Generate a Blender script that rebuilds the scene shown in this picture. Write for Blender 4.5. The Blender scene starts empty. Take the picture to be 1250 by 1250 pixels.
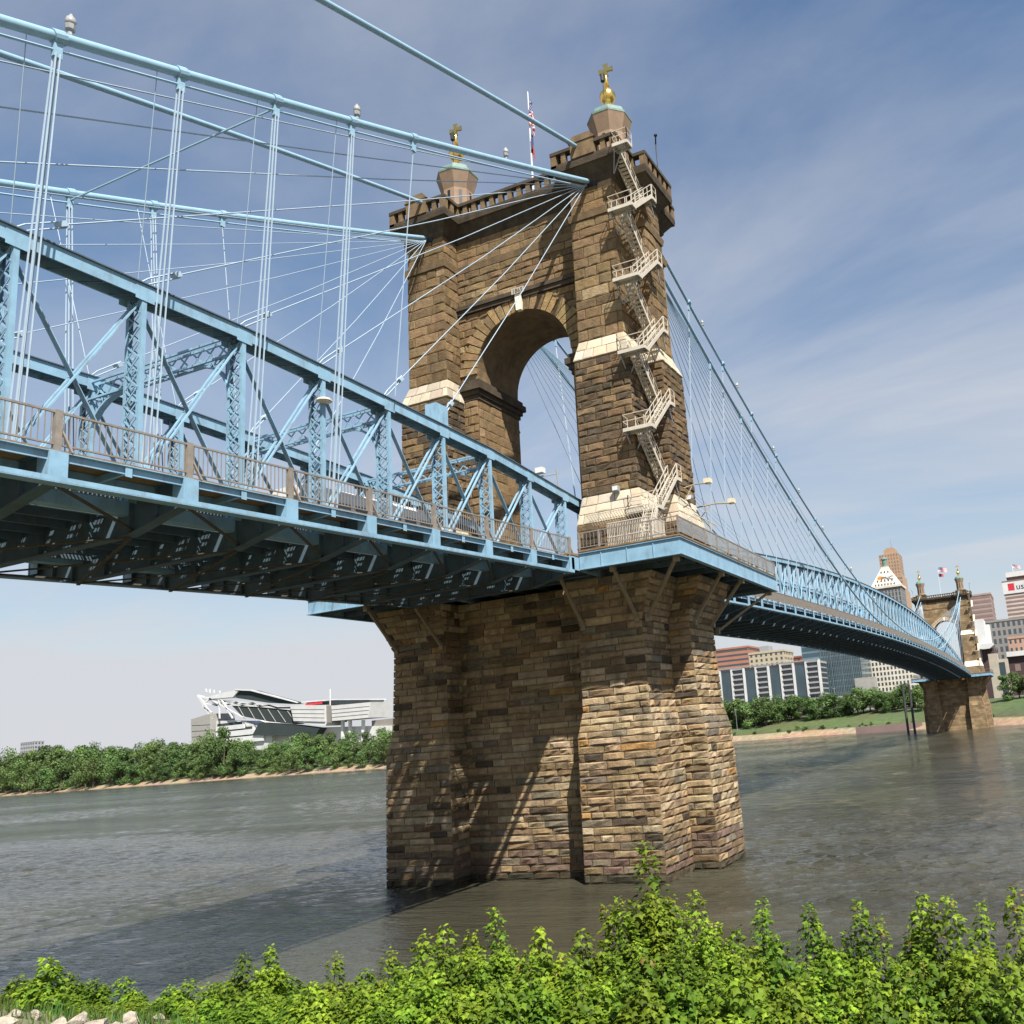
import bpy, math, random
from mathutils import Vector, Matrix
R = random.Random(7)
rad = math.radians
SC = bpy.context.scene
COL = SC.collection

# ------------------------------------------------------------------ camera
# bridge frame: x east, y north along the bridge, z up from the river, origin at the near tower
F_PX, U0, V0 = 1071.57, 826.38, 679.01            # focal length and principal point in photo pixels (1250 px)
CAM = Vector((35.829, -61.940, 9.618))
yaw, pit, rol = rad(21.910), rad(11.139), rad(-4.844)
fw = Vector((-math.sin(yaw)*math.cos(pit), math.cos(yaw)*math.cos(pit), math.sin(pit)))
rt0 = Vector((math.cos(yaw), math.sin(yaw), 0)); up0 = rt0.cross(fw)
rt = rt0*math.cos(rol) + up0*math.sin(rol); up = up0*math.cos(rol) - rt0*math.sin(rol)
cd = bpy.data.cameras.new('camera'); cam = bpy.data.objects.new('camera', cd); COL.objects.link(cam)
m = Matrix((rt, up, -fw)).transposed().to_4x4(); m.translation = CAM
cam.matrix_world = m
cd.sensor_fit = 'HORIZONTAL'; cd.sensor_width = 36; cd.lens = 36*F_PX/1250
cd.shift_x = (625-U0)/1250; cd.shift_y = (V0-625)/1250
cd.clip_start = .1; cd.clip_end = 30000
SC.camera = cam
def ray(u, v): return fw + rt*((u-U0)/F_PX) - up*((v-V0)/F_PX)
def ony(u, v, y): d = ray(u, v); return CAM + d*((y-CAM.y)/d.y)
def onx(u, v, x): d = ray(u, v); return CAM + d*((x-CAM.x)/d.x)
def proj(p):
    d = Vector(p)-CAM; z = d.dot(fw)
    return (U0+F_PX*d.dot(rt)/z, V0-F_PX*d.dot(up)/z)

# ------------------------------------------------------------------ sky, sun, exposure
SUN = Vector((1.13, -1.0, 1.94)).normalized()      # towards the sun, read from the shadows on the pier
w = bpy.data.worlds.new('World'); SC.world = w; w.use_nodes = True
nt = w.node_tree; N = nt.nodes; L = nt.links; N.clear()
out = N.new('ShaderNodeOutputWorld'); bg = N.new('ShaderNodeBackground'); L.new(bg.outputs[0], out.inputs[0])
sky = N.new('ShaderNodeTexSky'); sky.sky_type = 'NISHITA'; sky.sun_disc = False
sky.sun_elevation = math.asin(SUN.z); sky.sun_rotation = math.atan2(SUN.x, SUN.y)
sky.air_density = 1.35; sky.dust_density = .6; sky.ozone_density = 4.5
bg.inputs[1].default_value = .053
tc = N.new('ShaderNodeTexCoord'); sep = N.new('ShaderNodeSeparateXYZ'); L.new(tc.outputs['Generated'], sep.inputs[0])
def mth(op, a, b=None, c=None):
    n = N.new('ShaderNodeMath'); n.operation = op
    for i, x in enumerate((a, b, c)):
        if x is None: continue
        if isinstance(x, (int, float)): n.inputs[i].default_value = x
        else: L.new(x, n.inputs[i])
    return n.outputs[0]
zz = mth('MAXIMUM', sep.outputs[2], 0.0)
den = mth('ADD', zz, .16)
cmb = N.new('ShaderNodeCombineXYZ'); L.new(mth('DIVIDE', sep.outputs[0], den), cmb.inputs[0]); L.new(mth('DIVIDE', sep.outputs[1], den), cmb.inputs[1])
mp = N.new('ShaderNodeMapping'); mp.inputs['Rotation'].default_value = (0, 0, rad(64)); mp.inputs['Scale'].default_value = (.5, 1.25, 1); mp.inputs['Location'].default_value = (2.2, .8, 0)
L.new(cmb.outputs[0], mp.inputs[0])
nz = N.new('ShaderNodeTexNoise'); nz.inputs['Scale'].default_value = .72; nz.inputs['Detail'].default_value = 9; nz.inputs['Roughness'].default_value = .56; nz.inputs['Distortion'].default_value = .5
L.new(mp.outputs[0], nz.inputs[0])
cr = N.new('ShaderNodeValToRGB'); cr.color_ramp.elements[0].position = .43; cr.color_ramp.elements[1].position = .72
L.new(nz.outputs[0], cr.inputs[0])
# cirrus veil, thicker towards the horizon
veil = mth('POWER', mth('SUBTRACT', 1.0, zz), 3.6)
amt = mth('MINIMUM', mth('ADD', mth('MULTIPLY', cr.outputs[0], mth('ADD', mth('MULTIPLY', veil, .30), .80)), mth('MULTIPLY', veil, .88)), .97)
hs = N.new('ShaderNodeHueSaturation'); hs.inputs['Saturation'].default_value = 1.04; hs.inputs['Value'].default_value = 1.3; L.new(sky.outputs[0], hs.inputs['Color'])
mix = N.new('ShaderNodeMixRGB'); L.new(amt, mix.inputs[0]); L.new(hs.outputs[0], mix.inputs[1]); mix.inputs[2].default_value = (6.8, 6.95, 7.4, 1)
L.new(mix.outputs[0], bg.inputs[0])
sd = bpy.data.lights.new('sun', 'SUN'); sd.energy = 5.0; sd.angle = rad(.55); sd.color = (1, .95, .86)
so = bpy.data.objects.new('sun', sd); COL.objects.link(so); so.rotation_euler = SUN.to_track_quat('Z', 'Y').to_euler(); so.location = (60, -60, 120)
SC.view_settings.view_transform = 'Standard'; SC.view_settings.look = 'None'; SC.view_settings.gamma = 1; SC.view_settings.use_curve_mapping = False
SC.view_settings.exposure = 0.90
SC.cycles.max_bounces = 6; SC.cycles.transparent_max_bounces = 8

# ------------------------------------------------------------------ helpers
class MB:
    def __init__(s): s.v = []; s.f = []; s.c = []
    def add(s, vs, fs, col=None):
        b = len(s.v); s.v.extend([tuple(p) for p in vs]); s.f.extend([tuple(i+b for i in f) for f in fs])
        s.c.extend([col or (1, 1, 1)]*len(vs)); return s
    def box(s, x0, x1, y0, y1, z0, z1, col=None):
        return s.add([(x0,y0,z0),(x1,y0,z0),(x1,y1,z0),(x0,y1,z0),(x0,y0,z1),(x1,y0,z1),(x1,y1,z1),(x0,y1,z1)],
                     [(0,3,2,1),(4,5,6,7),(0,1,5,4),(1,2,6,5),(2,3,7,6),(3,0,4,7)], col)
    def bar(s, p, q, w, h, upv=(0,0,1), col=None):
        p = Vector(p); q = Vector(q); d = (q-p).normalized(); u = Vector(upv)
        if abs(d.dot(u)) > .995: u = Vector((0,1,0)) if abs(d.y) < .9 else Vector((1,0,0))
        sd = d.cross(u).normalized(); u = sd.cross(d)
        o = [sd*(-w/2)-u*(h/2), sd*(w/2)-u*(h/2), sd*(w/2)+u*(h/2), sd*(-w/2)+u*(h/2)]
        return s.add([p+k for k in o]+[q+k for k in o], [(0,1,2,3)[::-1],(4,5,6,7),(0,1,5,4),(1,2,6,5),(2,3,7,6),(3,0,4,7)], col)
    def tube(s, pts, r, n=6, col=None):
        pts = [Vector(p) for p in pts]; vs = []; fs = []
        for i, p in enumerate(pts):
            d = (pts[min(i+1,len(pts)-1)]-pts[max(i-1,0)]).normalized()
            a = d.cross(Vector((0,0,1)));
            if a.length < .02: a = Vector((1,0,0))
            a.normalize(); b = a.cross(d); rr = r[i] if isinstance(r, (list, tuple)) else r
            vs += [p+(a*math.cos(t*2*math.pi/n)+b*math.sin(t*2*math.pi/n))*rr for t in range(n)]
        for i in range(len(pts)-1):
            for t in range(n): fs.append((i*n+t, i*n+(t+1)%n, (i+1)*n+(t+1)%n, (i+1)*n+t))
        fs.append(tuple(range(n))); fs.append(tuple(range(len(vs)-1, len(vs)-n-1, -1)))
        return s.add(vs, fs, col)
    def lathe(s, cx, cy, prof, n=8, ph=0, col=None):
        vs = []; fs = []
        for r, z in prof:
            vs += [(cx+r*math.cos(ph+t*2*math.pi/n), cy+r*math.sin(ph+t*2*math.pi/n), z) for t in range(n)]
        for i in range(len(prof)-1):
            for t in range(n): fs.append((i*n+t, i*n+(t+1)%n, (i+1)*n+(t+1)%n, (i+1)*n+t))
        fs.append(tuple(range(n-1,-1,-1))); fs.append(tuple(range(len(vs)-n, len(vs))))
        return s.add(vs, fs, col)
    def loft(s, rings, cap=True, col=None):
        n = len(rings[0]); vs = [p for r in rings for p in r]; fs = []
        for i in range(len(rings)-1):
            for t in range(n): fs.append((i*n+t, i*n+(t+1)%n, (i+1)*n+(t+1)%n, (i+1)*n+t))
        if cap: fs.append(tuple(range(n-1,-1,-1))); fs.append(tuple(range(len(vs)-n, len(vs))))
        return s.add(vs, fs, col)
    def prism_y(s, poly, y0, y1, col=None):     # polygon of (x,z), extruded along y
        n = len(poly)
        ar = sum(poly[i][0]*poly[(i+1)%n][1]-poly[(i+1)%n][0]*poly[i][1] for i in range(n))
        if ar < 0: poly = poly[::-1]
        vs = [(x,y0,z) for x,z in poly]+[(x,y1,z) for x,z in poly]
        fs = [tuple(range(n)), tuple(range(2*n-1,n-1,-1))]+[(i+n,(i+1)%n+n,(i+1)%n,i) for i in range(n)]
        return s.add(vs, fs, col)
    def mesh(s, name, smooth=False):
        me = bpy.data.meshes.new(name); me.from_pydata(s.v, [], s.f); me.update()
        if any(c != (1,1,1) for c in s.c):
            a = me.color_attributes.new('tint', 'FLOAT_COLOR', 'POINT')
            a.data.foreach_set('color', [x for c in s.c for x in (c[0], c[1], c[2], 1.0)])
        if smooth: me.polygons.foreach_set('use_smooth', [True]*len(me.polygons))
        return me
    def obj(s, name, mat, parent=None, smooth=False, **kw):
        return link(name, s.mesh(name, smooth), mat, parent, **kw)
def link(name, me, mat, parent=None, label=None, cat=None, group=None, kind=None):
    o = bpy.data.objects.new(name, me); COL.objects.link(o)
    if mat is not None and not me.materials: me.materials.append(mat)
    if parent is not None:
        o.parent = parent
        if parent.parent is None and parent.type == 'EMPTY': o.matrix_parent_inverse = Matrix.Translation(-Vector(parent.location))
    tag(o, label, cat, group, kind); return o
def tag(o, label=None, cat=None, group=None, kind=None):
    if label: o['label'] = label
    if cat: o['category'] = cat
    if group: o['group'] = group
    if kind: o['kind'] = kind
    return o
def thing(name, label, cat, loc=(0,0,0), group=None):
    o = bpy.data.objects.new(name, None); COL.objects.link(o); o.location = loc; o.empty_display_size = .5
    return tag(o, label, cat, group)

# ------------------------------------------------------------------ materials
MATS = {}
KA = .8                      # albedo scale that goes with the exposure
def mat(name, col, rough=.7, metal=0, var=.12, scale=1.0, bump=0, bscale=8, tint=False, streak=0, spec=.4, emit=None, stretch=(1,1,1), dirt=None, dirt_amt=0, trans=0):
    if not metal: col = tuple(c*KA for c in col)
    ma = bpy.data.materials.new(name); ma.use_nodes = True; t = ma.node_tree; n = t.nodes; l = t.links
    b = n['Principled BSDF']; b.inputs['Roughness'].default_value = rough; b.inputs['Metallic'].default_value = metal
    b.inputs['Specular IOR Level'].default_value = spec
    tcd = n.new('ShaderNodeTexCoord'); mpn = n.new('ShaderNodeMapping'); mpn.inputs['Scale'].default_value = stretch; l.new(tcd.outputs['Object'], mpn.inputs[0])
    nz = n.new('ShaderNodeTexNoise'); nz.inputs['Scale'].default_value = scale; nz.inputs['Detail'].default_value = 6; nz.inputs['Roughness'].default_value = .62; l.new(mpn.outputs[0], nz.inputs[0])
    mr = n.new('ShaderNodeMapRange'); mr.inputs[1].default_value = .3; mr.inputs[2].default_value = .7; mr.inputs[3].default_value = 1-var; mr.inputs[4].default_value = 1+var; l.new(nz.outputs[0], mr.inputs[0])
    mx = n.new('ShaderNodeMixRGB'); mx.blend_type = 'MULTIPLY'; mx.inputs[0].default_value = 1; l.new(mr.outputs[0], mx.inputs[2])
    if tint:
        at = n.new('ShaderNodeAttribute'); at.attribute_name = 'tint'; l.new(at.outputs[0], mx.inputs[1])
    else: mx.inputs[1].default_value = (*col, 1)
    res = mx.outputs[0]
    if dirt:
        n2 = n.new('ShaderNodeTexNoise'); n2.inputs['Scale'].default_value = streak or .6; n2.inputs['Detail'].default_value = 8; n2.inputs['Roughness'].default_value = .7
        m2 = n.new('ShaderNodeMapping'); m2.inputs['Scale'].default_value = (1, 1, .28); l.new(tcd.outputs['Object'], m2.inputs[0]); l.new(m2.outputs[0], n2.inputs[0])
        r2 = n.new('ShaderNodeMapRange'); r2.inputs[1].default_value = .5; r2.inputs[2].default_value = .72; r2.inputs[3].default_value = 0; r2.inputs[4].default_value = dirt_amt; l.new(n2.outputs[0], r2.inputs[0])
        x2 = n.new('ShaderNodeMixRGB'); x2.inputs[2].default_value = (*dirt, 1); l.new(r2.outputs[0], x2.inputs[0]); l.new(res, x2.inputs[1]); res = x2.outputs[0]
    if trans:
        oi_ = n.new('ShaderNodeObjectInfo'); hv = n.new('ShaderNodeHueSaturation'); mh = n.new('ShaderNodeMapRange'); mh.inputs[3].default_value = .488; mh.inputs[4].default_value = .52; l.new(oi_.outputs['Random'], mh.inputs[0]); l.new(mh.outputs[0], hv.inputs['Hue'])
        mv = n.new('ShaderNodeMath'); mv.operation = 'FRACT'; m7 = n.new('ShaderNodeMath'); m7.operation = 'MULTIPLY'; m7.inputs[1].default_value = 7.31; l.new(oi_.outputs['Random'], m7.inputs[0]); l.new(m7.outputs[0], mv.inputs[0])
        mw = n.new('ShaderNodeMapRange'); mw.inputs[3].default_value = .72; mw.inputs[4].default_value = 1.32; l.new(mv.outputs[0], mw.inputs[0]); l.new(mw.outputs[0], hv.inputs['Value']); l.new(res, hv.inputs['Color']); res = hv.outputs[0]
    l.new(res, b.inputs['Base Color'])
    if bump:
        nb = n.new('ShaderNodeTexNoise'); nb.inputs['Scale'].default_value = bscale; nb.inputs['Detail'].default_value = 7; l.new(tcd.outputs['Object'], nb.inputs[0])
        bp = n.new('ShaderNodeBump'); bp.inputs['Strength'].default_value = bump; bp.inputs['Distance'].default_value = .06; l.new(nb.outputs[0], bp.inputs['Height']); l.new(bp.outputs[0], b.inputs['Normal'])
    if trans:
        tr = n.new('ShaderNodeBsdfTranslucent'); l.new(res, tr.inputs[0]); ms = n.new('ShaderNodeMixShader'); ms.inputs[0].default_value = trans
        l.new(b.outputs[0], ms.inputs[1]); l.new(tr.outputs[0], ms.inputs[2]); l.new(ms.outputs[0], n['Material Output'].inputs[0])
    MATS[name] = ma; return ma
BLUE = mat('blue_steel_paint', (.265,.45,.595), .5, var=.16, scale=.9, dirt=(.13,.085,.055), dirt_amt=.5, streak=1.9, bump=.05)
BLUED = mat('shaded_blue_steel', (.09,.14,.18), .6, var=.2, scale=1.2, dirt=(.06,.05,.045), dirt_amt=.6, streak=1.5)  # darker copy of the blue paint, underside shade put into the colour
CABLE = mat('cable_paint', (.31,.49,.62), .4, var=.08, scale=2)
STAY = mat('stay_rope', (.40,.51,.61), .45, var=.08, scale=2)
STONE = mat('sandstone', (1,1,1), .92, tint=True, var=.26, scale=2.2, bump=.8, bscale=7, dirt=(.042,.034,.026), dirt_amt=.72, streak=.55, spec=.2)
MORTAR = mat('mortar', (.31,.24,.15), .95, var=.2, scale=3, bump=.4, dirt=(.07,.055,.04), dirt_amt=.5, spec=.2)
SMOOTH = mat('dressed_sandstone', (.215,.148,.083), .9, var=.25, scale=1.4, bump=.4, bscale=9, dirt=(.05,.042,.035), dirt_amt=.75, streak=.7, spec=.2)
CORN = mat('dark_cornice_stone', (.085,.066,.046), .92, var=.35, scale=1.3, bump=.5, bscale=8, dirt=(.035,.03,.027), dirt_amt=.8, streak=.8, spec=.2)  # one dark tone on every face, darker still in vertical streaks
LIME = mat('pale_limestone', (1,1,1), .85, tint=True, var=.10, scale=2.5, bump=.3, bscale=14, spec=.2)
PINK = mat('turret_terracotta', (.33,.225,.15), .8, var=.12, scale=2, dirt=(.12,.08,.06), dirt_amt=.3)
COPPER = mat('copper_patina', (.17,.27,.24), .6, var=.2, scale=2.5, dirt=(.09,.12,.10), dirt_amt=.5)
GOLD = mat('gilded_metal', (.95,.62,.18), .27, metal=1, var=.08, scale=3)
STAIR = mat('cream_steel_paint', (.62,.56,.46), .55, var=.08, scale=2, dirt=(.22,.17,.12), dirt_amt=.25, streak=2)
RAILB = mat('brown_rail_paint', (.27,.235,.20), .65, var=.2, scale=3, dirt=(.09,.06,.04), dirt_amt=.4)
TAN = mat('tan_strut_paint', (.30,.235,.15), .7, var=.15, scale=2)
RUST = mat('rusty_brace_paint', (.085,.068,.05), .8, var=.25, scale=2)
WOOD = mat('deck_plank_wood', (.26,.165,.085), .85, var=.3, scale=2.5, stretch=(1,6,1), bump=.2)
GRATE = mat('galvanised_grating', (.15,.165,.18), .6, var=.15, scale=3)
BLACK = mat('black_metal', (.02,.02,.022), .5)
GREY = mat('grey_metal', (.33,.34,.35), .5, var=.1, scale=3)
WHITE = mat('white_paint', (.78,.78,.76), .5, var=.05)
CREAM = mat('cream_concrete', (.46,.41,.33), .85, var=.1, scale=.4)
CONC = mat('concrete', (.36,.345,.32), .9, var=.14, scale=.5)
def glass(name, col, rough=.12): return mat(name, col, rough, var=.25, scale=.15, spec=.9)
GLASS = glass('dark_glass', (.05,.075,.095)); GLASSB = glass('blue_glass', (.04,.07,.088)); 

def tinted(col, j=.16):
    k = KA*(1+R.uniform(-j, j)); return (max(.01,col[0]*k*R.uniform(.95,1.05)), max(.01,col[1]*k), max(.01,col[2]*k*R.uniform(.93,1.07)))
TANC=(.335,.24,.135); LT=(.43,.325,.20); BR=(.205,.14,.08); DK=(.095,.072,.048); GY=(.21,.17,.12); OR=(.36,.215,.085); PU=(.165,.112,.08)
PAL_PIER = [(TANC,7),(LT,3),(BR,3),(GY,1.2),(DK,.6),(OR,.25)]
PAL_WET = [(PU,5),(BR,3),(TANC,1.2),(GY,1)]
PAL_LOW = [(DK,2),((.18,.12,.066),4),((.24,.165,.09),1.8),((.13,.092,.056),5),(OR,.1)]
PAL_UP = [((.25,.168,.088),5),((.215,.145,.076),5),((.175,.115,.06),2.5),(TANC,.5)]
PAL_LIME = [((.60,.52,.40),5),((.53,.45,.34),2)]
def pick(pal):
    t = R.random()*sum(wt for _, wt in pal)
    for c, wt in pal:
        t -= wt
        if t <= 0: return tinted(c)
    return tinted(pal[-1][0])

# ------------------------------------------------------------------ masonry
def block_geo(c00, c10, c11, c01, n, depth, rough, gap=.034):
    """rock-faced stone: 4x4 front grid with a chamfered margin and a skirt back into the wall"""
    W = (c10-c00).length; H = (c01-c00).length
    gu = gap/max(W,.05); gv = gap/max(H,.05); eu = min(.25, .09/max(W,.1)); ev = min(.3, .085/max(H,.1))
    us = [gu, gu+eu, 1-gu-eu, 1-gu]; vs_ = [gv, gv+ev, 1-gv-ev, 1-gv]
    if W > 1: us[1] = R.uniform(.2,.4); us[2] = R.uniform(.6,.8)
    vs = []; fs = []
    for j in range(4):
        for i in range(4):
            u, v = us[i], vs_[j]
            if 0 < i < 3: u += R.uniform(-.05,.05)
            p = (c00*(1-u)+c10*u)*(1-v)+(c01*(1-u)+c11*u)*v
            edge = i in (0,3) or j in (0,3)
            d = depth*(.5+R.uniform(-.1,.1)) if edge else depth+R.uniform(-.5,1)*rough
            vs.append(p+n*d)
    for j in range(3):
        for i in range(3): fs.append((j*4+i, j*4+i+1, j*4+i+5, j*4+i+4))
    ring = [0,1,2,3,7,11,15,14,13,12,8,4]
    b = len(vs)
    for k in ring:
        i, j = k%4, k//4; p = (c00*(1-us[i])+c10*us[i])*(1-vs_[j])+(c01*(1-us[i])+c11*us[i])*vs_[j]
        vs.append(p-n*.07)
    for k in range(12): fs.append((ring[(k+1)%12], ring[k], b+k, b+(k+1)%12))
    return vs, fs
def wall_blocks(p0, p1, q1, q0, ch, l0, l1, pal, rough=.05, depth=.06, store=None, clip=None, ext=(0,0), palf=None):
    """stone courses on the quad p0 p1 (bottom) q1 q0 (top), seen from outside with p0 at left"""
    p0, p1, q1, q0 = map(Vector, (p0, p1, q1, q0))
    e = (p1-p0).normalized(); p0 = p0-e*ext[0]; q0 = q0-e*ext[0]; p1 = p1+e*ext[1]; q1 = q1+e*ext[1]
    n = (p1-p0).cross(q0-p0).normalized(); H = (q0-p0).length
    k = max(1, round(H/ch)); hs = [0]
    for i in range(k): hs.append(hs[-1]+R.uniform(.88,1.12))
    hs = [h/hs[-1] for h in hs]
    for i in range(k):
        a0 = p0.lerp(q0, hs[i]); b0 = p1.lerp(q1, hs[i]); a1 = p0.lerp(q0, hs[i+1]); b1 = p1.lerp(q1, hs[i+1])
        W = (b0-a0).length; cuts = [0]; x = R.uniform(.45,1)*l1 if i%2 else R.uniform(.5,1)*l0
        while x < W-.35*l0: cuts.append(x/W); x += R.uniform(l0, l1)
        if len(cuts) > 1 and (1-cuts[-1])*W < .4: cuts.pop()
        cuts.append(1)
        for c0, c1 in zip(cuts[:-1], cuts[1:]):
            qd = (a0.lerp(b0,c0), a0.lerp(b0,c1), a1.lerp(b1,c1), a1.lerp(b1,c0))
            if clip:
                qd = clip(qd)
                if qd is None: continue
            pl = palf((qd[0]+qd[2])/2) if palf else pal
            vs, fs = block_geo(*qd, n, depth+R.uniform(-.02,.03), rough)
            store.append((vs, fs, pick(pl), n))
# levels: z, x1, x2, yp, yr, x3, yc  (cross-shaped plan, see ring())
PIER = [(-2.0,5.34,11.36,7.52,5.40,13.30,2.78),(9.5,5.42,11.22,7.42,5.32,13.10,2.72),(11.3,5.72,10.85,7.05,5.20,12.62,2.48),(17.3,5.82,10.68,6.92,5.08,12.42,2.42),(20.5,5.45,12.1,7.9,5.7,13.9,3.3)]
SHAFT = [(21.5,5.70,11.35,6.32,3.40,12.7,2.65),(24.9,5.75,11.25,6.25,3.38,12.6,2.60),(27.1,6.05,10.66,5.68,3.22,12.0,2.2),(37.9,6.02,10.58,5.50,3.12,11.85,2.06),(38.0,5.94,10.68,5.60,3.14,11.97,2.12),(39.7,6.25,10.12,5.03,3.10,11.22,1.76),(50.0,6.24,10.06,4.97,3.06,11.15,1.72)]
TOP = [(50.0,6.10,10.2,5.12,3.2,11.3,1.86),(50.55,6.02,10.3,5.22,3.3,11.4,1.95),(50.6,6.26,10.04,4.95,3.04,11.13,1.7),(52.9,6.26,10.04,4.95,3.04,11.13,1.7)]
def ring(l, dy=0, d=0):
    z,x1,x2,yp,yr,x3,yc = l; x1-=d; x2+=d; yp+=d; yr+=d; x3+=d; yc+=d
    return [Vector((x,y+dy,z)) for x,y in [(-x2,-yp),(-x1,-yp),(-x1,-yr),(x1,-yr),(x1,-yp),(x2,-yp),(x2,-yc),(x3,-yc),(x3,yc),(x2,yc),(x2,yp),(x1,yp),(x1,yr),(-x1,yr),(-x1,yp),(-x2,yp),(-x2,yc),(-x3,yc),(-x3,-yc),(-x2,-yc)]]
ARCH_R, ARCH_Z = 4.58, 40.4
def shaft_core(mb, dy, inset):
    """the two legs and the wall over the arch (backing behind the stones), arch opening left free"""
    for l0, l1 in zip(SHAFT[:-1], SHAFT[1:]):
        a, b = ring(l0, dy, -inset), ring(l1, dy, -inset)
        for i in range(20):
            j = (i+1)%20
            if i in (2, 12): continue
            mb.add([a[i],a[j],b[j],b[i]], [(0,1,2,3)])
    y0 = -3.12+inset+dy; y1 = 3.12-inset+dy
    # spandrel wall
    pts = [(ARCH_R*math.cos(t*math.pi/24), ARCH_Z+ARCH_R*math.sin(t*math.pi/24)) for t in range(25)]
    for sgn, y in ((1,y0),(-1,y1)):
        for (xa,za),(xb,zb) in zip(pts[:-1],pts[1:]):
            q = [(xb,y,zb),(xa,y,za),(xa,y,50.2),(xb,y,50.2)]; mb.add(q, [(0,1,2,3) if sgn>0 else (3,2,1,0)])
        for sx in (-1,1):
            q = [(sx*ARCH_R,y,20.6),(sx*6.3,y,20.6),(sx*6.3,y,50.2),(sx*ARCH_R,y,50.2)]
            mb.add(q, [(0,1,2,3) if sgn*sx>0 else (3,2,1,0)])
def arch_soffit(mb, dy):
    pts = [(ARCH_R,20.6)]+[(ARCH_R*math.cos(t*math.pi/24), ARCH_Z+ARCH_R*math.sin(t*math.pi/24)) for t in range(25)]+[(-ARCH_R,20.6)]
    for (xa,za),(xb,zb) in zip(pts[:-1],pts[1:]): mb.add([(xa,-3.1+dy,za),(xb,-3.1+dy,zb),(xb,3.1+dy,zb),(xa,3.1+dy,za)], [(0,1,2,3)])
def cornice(par, dy, detail=True):
    t = (52.9,)+TOP[-1][1:]
    lv = [(52.9,0),(53.15,.18),(53.3,.18),(54.15,.82),(54.2,1.0),(54.6,1.05)]
    c = MB(); c.loft([[Vector((p.x,p.y,z)) for p in ring(t, dy, d)] for z, d in lv]); c.obj('cornice', CORN, par)
    # parapet: base, dies and coping run along the outline
    outl = ring(t, dy, .78); base = MB(); cop = MB(); die = MB()
    for i in range(20):
        a, b = outl[i], outl[(i+1)%20]; L_ = (b-a).length; e = (b-a)/L_; nx = e.cross(Vector((0,0,1)))
        for mb_, z0, z1, wd in ((base,54.6,54.85,.5),(cop,55.75,56.02,.62)):
            p = a-e*.25; q = b+e*.25
            if i%2: p = a+e*(wd/2+.01 if 0 else -.24); 
            mb_.bar(Vector((p.x,p.y,(z0+z1)/2+.004*(i%2))), Vector((q.x,q.y,(z0+z1)/2+.004*(i%2))), wd-.01*(i%2), z1-z0)
        k = max(1, int(L_/.85))
        for s in range(k+1):
            p = a+e*(L_*s/k); wd = .5 if s in (0,k) else .4
            if s in (k,): continue
            d1 = MB().bar(Vector((p.x,p.y,54.85)), Vector((p.x,p.y,55.75)), wd, wd, (1,0,0)); (d1.obj('parapet_die', SMOOTH, par) if dy == 0 else die.add(d1.v, d1.f))
    base.obj('parapet_base', CORN, par); cop.obj('parapet_coping', CORN, par)
    if die.v: die.obj('parapet_die', SMOOTH, par, kind='stuff')
    for sx in (-1, 1):
        for sy in (-1, 1):   # raised blocks on the parapet where the upper cables pass through
            y = sy*(4.95+.78)+dy
            blk = MB(); blk.box(sx*8.15-1.05, sx*8.15+1.05, y-.33, y+.33, 54.86, 56.2)
            blk.prism_y([(sx*8.15-1.2,56.2),(sx*8.15+1.2,56.2),(sx*8.15+.75,56.75),(sx*8.15-.75,56.75)], y-.4, y+.4); blk.obj('parapet_block', SMOOTH, par)
    for sx in (-1, 1): MB().box(sx*8.15-2.1, sx*8.15+2.1, -2.6+dy, 2.6+dy, 54.6, 56.9).obj('turret_base', CORN, par)
    rf = MB(); rf.loft([[Vector((p.x,p.y,z)) for p in ring(t, dy, .5)] for z in (54.62,54.7)]); rf.obj('roof_slab', CORN, par)
    for sx in (-1, 1): turret(par, sx*8.04, dy)
def turret(par, x, dy):
    b = MB(); ph = math.pi/8
    b.lathe(x, dy, [(1.72,56.9),(1.72,57.3),(1.5,57.4),(1.48,60.2),(1.9,61.65),(1.95,61.8)], 8, ph); t = b.obj('turret', PINK, par)
    s = MB()
    for k in range(8):
        a = k*math.pi/4; c = Vector((x+1.36*math.cos(a), dy+1.36*math.sin(a), 0)); e = Vector((-math.sin(a), math.cos(a), 0))
        for (w0,w1) in ((-.14,.14),):
            p = c+e*w0; q = c+e*w1; n = Vector((math.cos(a), math.sin(a), 0))*.035
            s.add([p+n+Vector((0,0,57.9)),q+n+Vector((0,0,57.9)),q+n+Vector((0,0,60.0)),p+n+Vector((0,0,60.0))], [(0,1,2,3)])
    s.obj('slit_window', BLACK, t)
    d = MB(); d.lathe(x, dy, [(1.97,61.8),(1.98,61.98),(1.8,62.05),(1.62,62.55),(1.12,62.95),(.5,63.25),(.3,63.3)], 8, ph); d.obj('dome', COPPER, par)
    g = MB(); g.lathe(x, dy, [(.3,63.25),(.26,63.8)]+[(max(.12,.72*math.sin(a)),64.5-.72*math.cos(a)) for a in [rad(k) for k in range(25,176,15)]]+[(.26,65.2),(.13,66.5),(.1,66.75)], 16)
    g.obj('gilded_ball', GOLD, par, smooth=True)
    # flared cross, arms along the bridge's width
    c = MB(); zc = 67.15
    for dx, dz in ((0,1),(0,-1),(1,0),(-1,0)):
        L_ = .62 if dz else .66; a, bb = .10, .23
        if dz: poly = [(x-a,zc),(x+a,zc),(x+bb,zc+dz*L_),(x-bb,zc+dz*L_)]
        else: poly = [(x,zc-a),(x,zc+a),(x+dx*L_,zc+bb),(x+dx*L_,zc-bb)]
        c.prism_y(poly, dy-.09-.004*abs(dx), dy+.09+.004*abs(dx))
    c.obj('cross', GOLD, par)

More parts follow.
